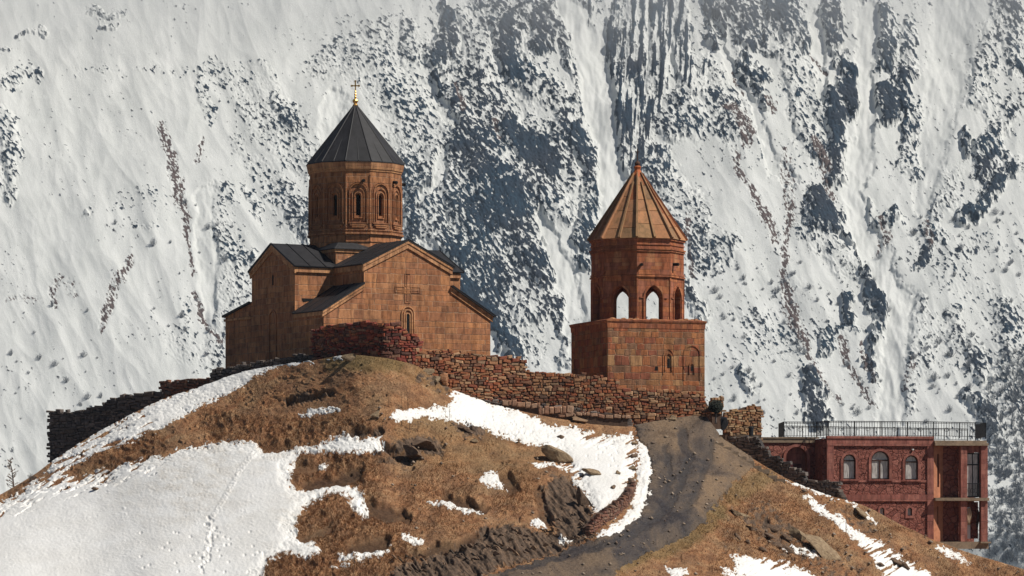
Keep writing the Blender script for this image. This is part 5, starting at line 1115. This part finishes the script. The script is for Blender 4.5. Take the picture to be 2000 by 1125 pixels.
# flat steps down beside the stepped wall
M = MB(); org = hill_at(1400, 872)
for i in range(9):
    g = hill_at(1402+i*15, 868+i*9)-org; M.box(g.x-.42, g.x+.38, g.y-.35, g.y+.5, g.z-.2, g.z+.14)
o = M.build('stone_steps', M_conc, None, org); tag(o, 'worn pale stone steps descending beside the dark slate wall', 'steps')

# ================================================================= TREES ON THE MOUNTAIN
r = random.Random(77); protos = []
for i in range(5):
    M = MB(); twig_bush(M, Vector((0, 0, -.5)), r.uniform(5, 7), r.uniform(4, 6.5), random.Random(i+50), 40, .06); protos.append(M)
M_far = simple('distant_bare_twigs', (.2, .215, .24), .2, 1, .95, .0, 0)
first = [None]*5
def mtree(px, py, s, label, grp):
    p, mg, dn = mt_at(px, py)
    k = r.randrange(5)
    if first[k] is None: o = first[k] = protos[k].build('mountain_tree', M_far)
    else: o = first[k].copy(); C.objects.link(o)
    o.location = p; o.scale = (s, s, s); o.rotation_euler = (0, 0, r.uniform(0, 6)); tag(o, label, 'tree', grp)
regs = [((10, 200, 600, 800), 22, 'at the far left above the black slate wall'), ((120, 470, 380, 560), 14, 'left of the church at roof height'), ((300, 430, 560, 740), 14, 'close to the left wall of the church'), ((1390, 1560, 520, 830), 62, 'between the bell tower and the left end of the terrace railing'), ((1560, 1740, 480, 820), 46, 'above the middle of the terrace railing'), ((1780, 2000, 420, 700), 46, 'high above the right end of the red house'), ((1780, 1900, 650, 830), 34, 'just above the right end of the terrace railing')]
for (x0, x1, y0, y1), n, wh in regs:
    for i in range(n):
        mtree(r.uniform(x0, x1), r.uniform(y0, y1), (.3+.95*r.random()**1.7), 'bare grey tree '+wh, 'bare trees '+wh)
M = MB()
for i in range(900):
    t = r.random()**.8; py = 690+440*t; x0 = np.interp(py, [690, 800, 900, 1130], [1960, 1915, 1925, 1925]); px = x0+(2060-x0)*r.random()**.9
    p, mg, dn = mt_at(px, py); q = protos[r.randrange(5)]; 
    rr2 = random.Random(i); twig_bush(M, p, rr2.uniform(4, 8), rr2.uniform(3.5, 6), rr2, 11, .1)
fo = M.build('far_forest', M_far); tag(fo, 'mass of bare grey woodland on the lower right of the mountainside', 'forest', kind='stuff')

# ================================================================= HAZE
M = MB().box(-1100, 1100, -60, 3300, -110, 620)
hm = bpy.data.materials.new('thin_air'); hm.use_nodes = True; nt = hm.node_tree
for n in list(nt.nodes):
    if n.type != 'OUTPUT_MATERIAL': nt.nodes.remove(n)
pv = nt.nodes.new('ShaderNodeVolumePrincipled'); pv.inputs['Color'].default_value = (.70, .84, 1, 1); pv.inputs['Density'].default_value = .00004; pv.inputs['Anisotropy'].default_value = .1
nt.links.new(pv.outputs[0], [n for n in nt.nodes if n.type == 'OUTPUT_MATERIAL'][0].inputs['Volume'])
hz_ = M.build('haze', hm); tag(hz_, 'thin bluish mountain haze in front of the far slope', 'haze', kind='stuff')
M = MB().box(-1000, 1000, 2330, 3200, 338, 470)
mm = bpy.data.materials.new('cloud_mist'); mm.use_nodes = True; nt = mm.node_tree
for n in list(nt.nodes):
    if n.type != 'OUTPUT_MATERIAL': nt.nodes.remove(n)
pv = nt.nodes.new('ShaderNodeVolumePrincipled'); pv.inputs['Color'].default_value = (.88, .9, .92, 1); pv.inputs['Density'].default_value = .0010
nt.links.new(pv.outputs[0], [n for n in nt.nodes if n.type == 'OUTPUT_MATERIAL'][0].inputs['Volume'])
tag(M.build('mist', mm), 'pale mist veiling the top of the mountainside', 'mist', kind='stuff')
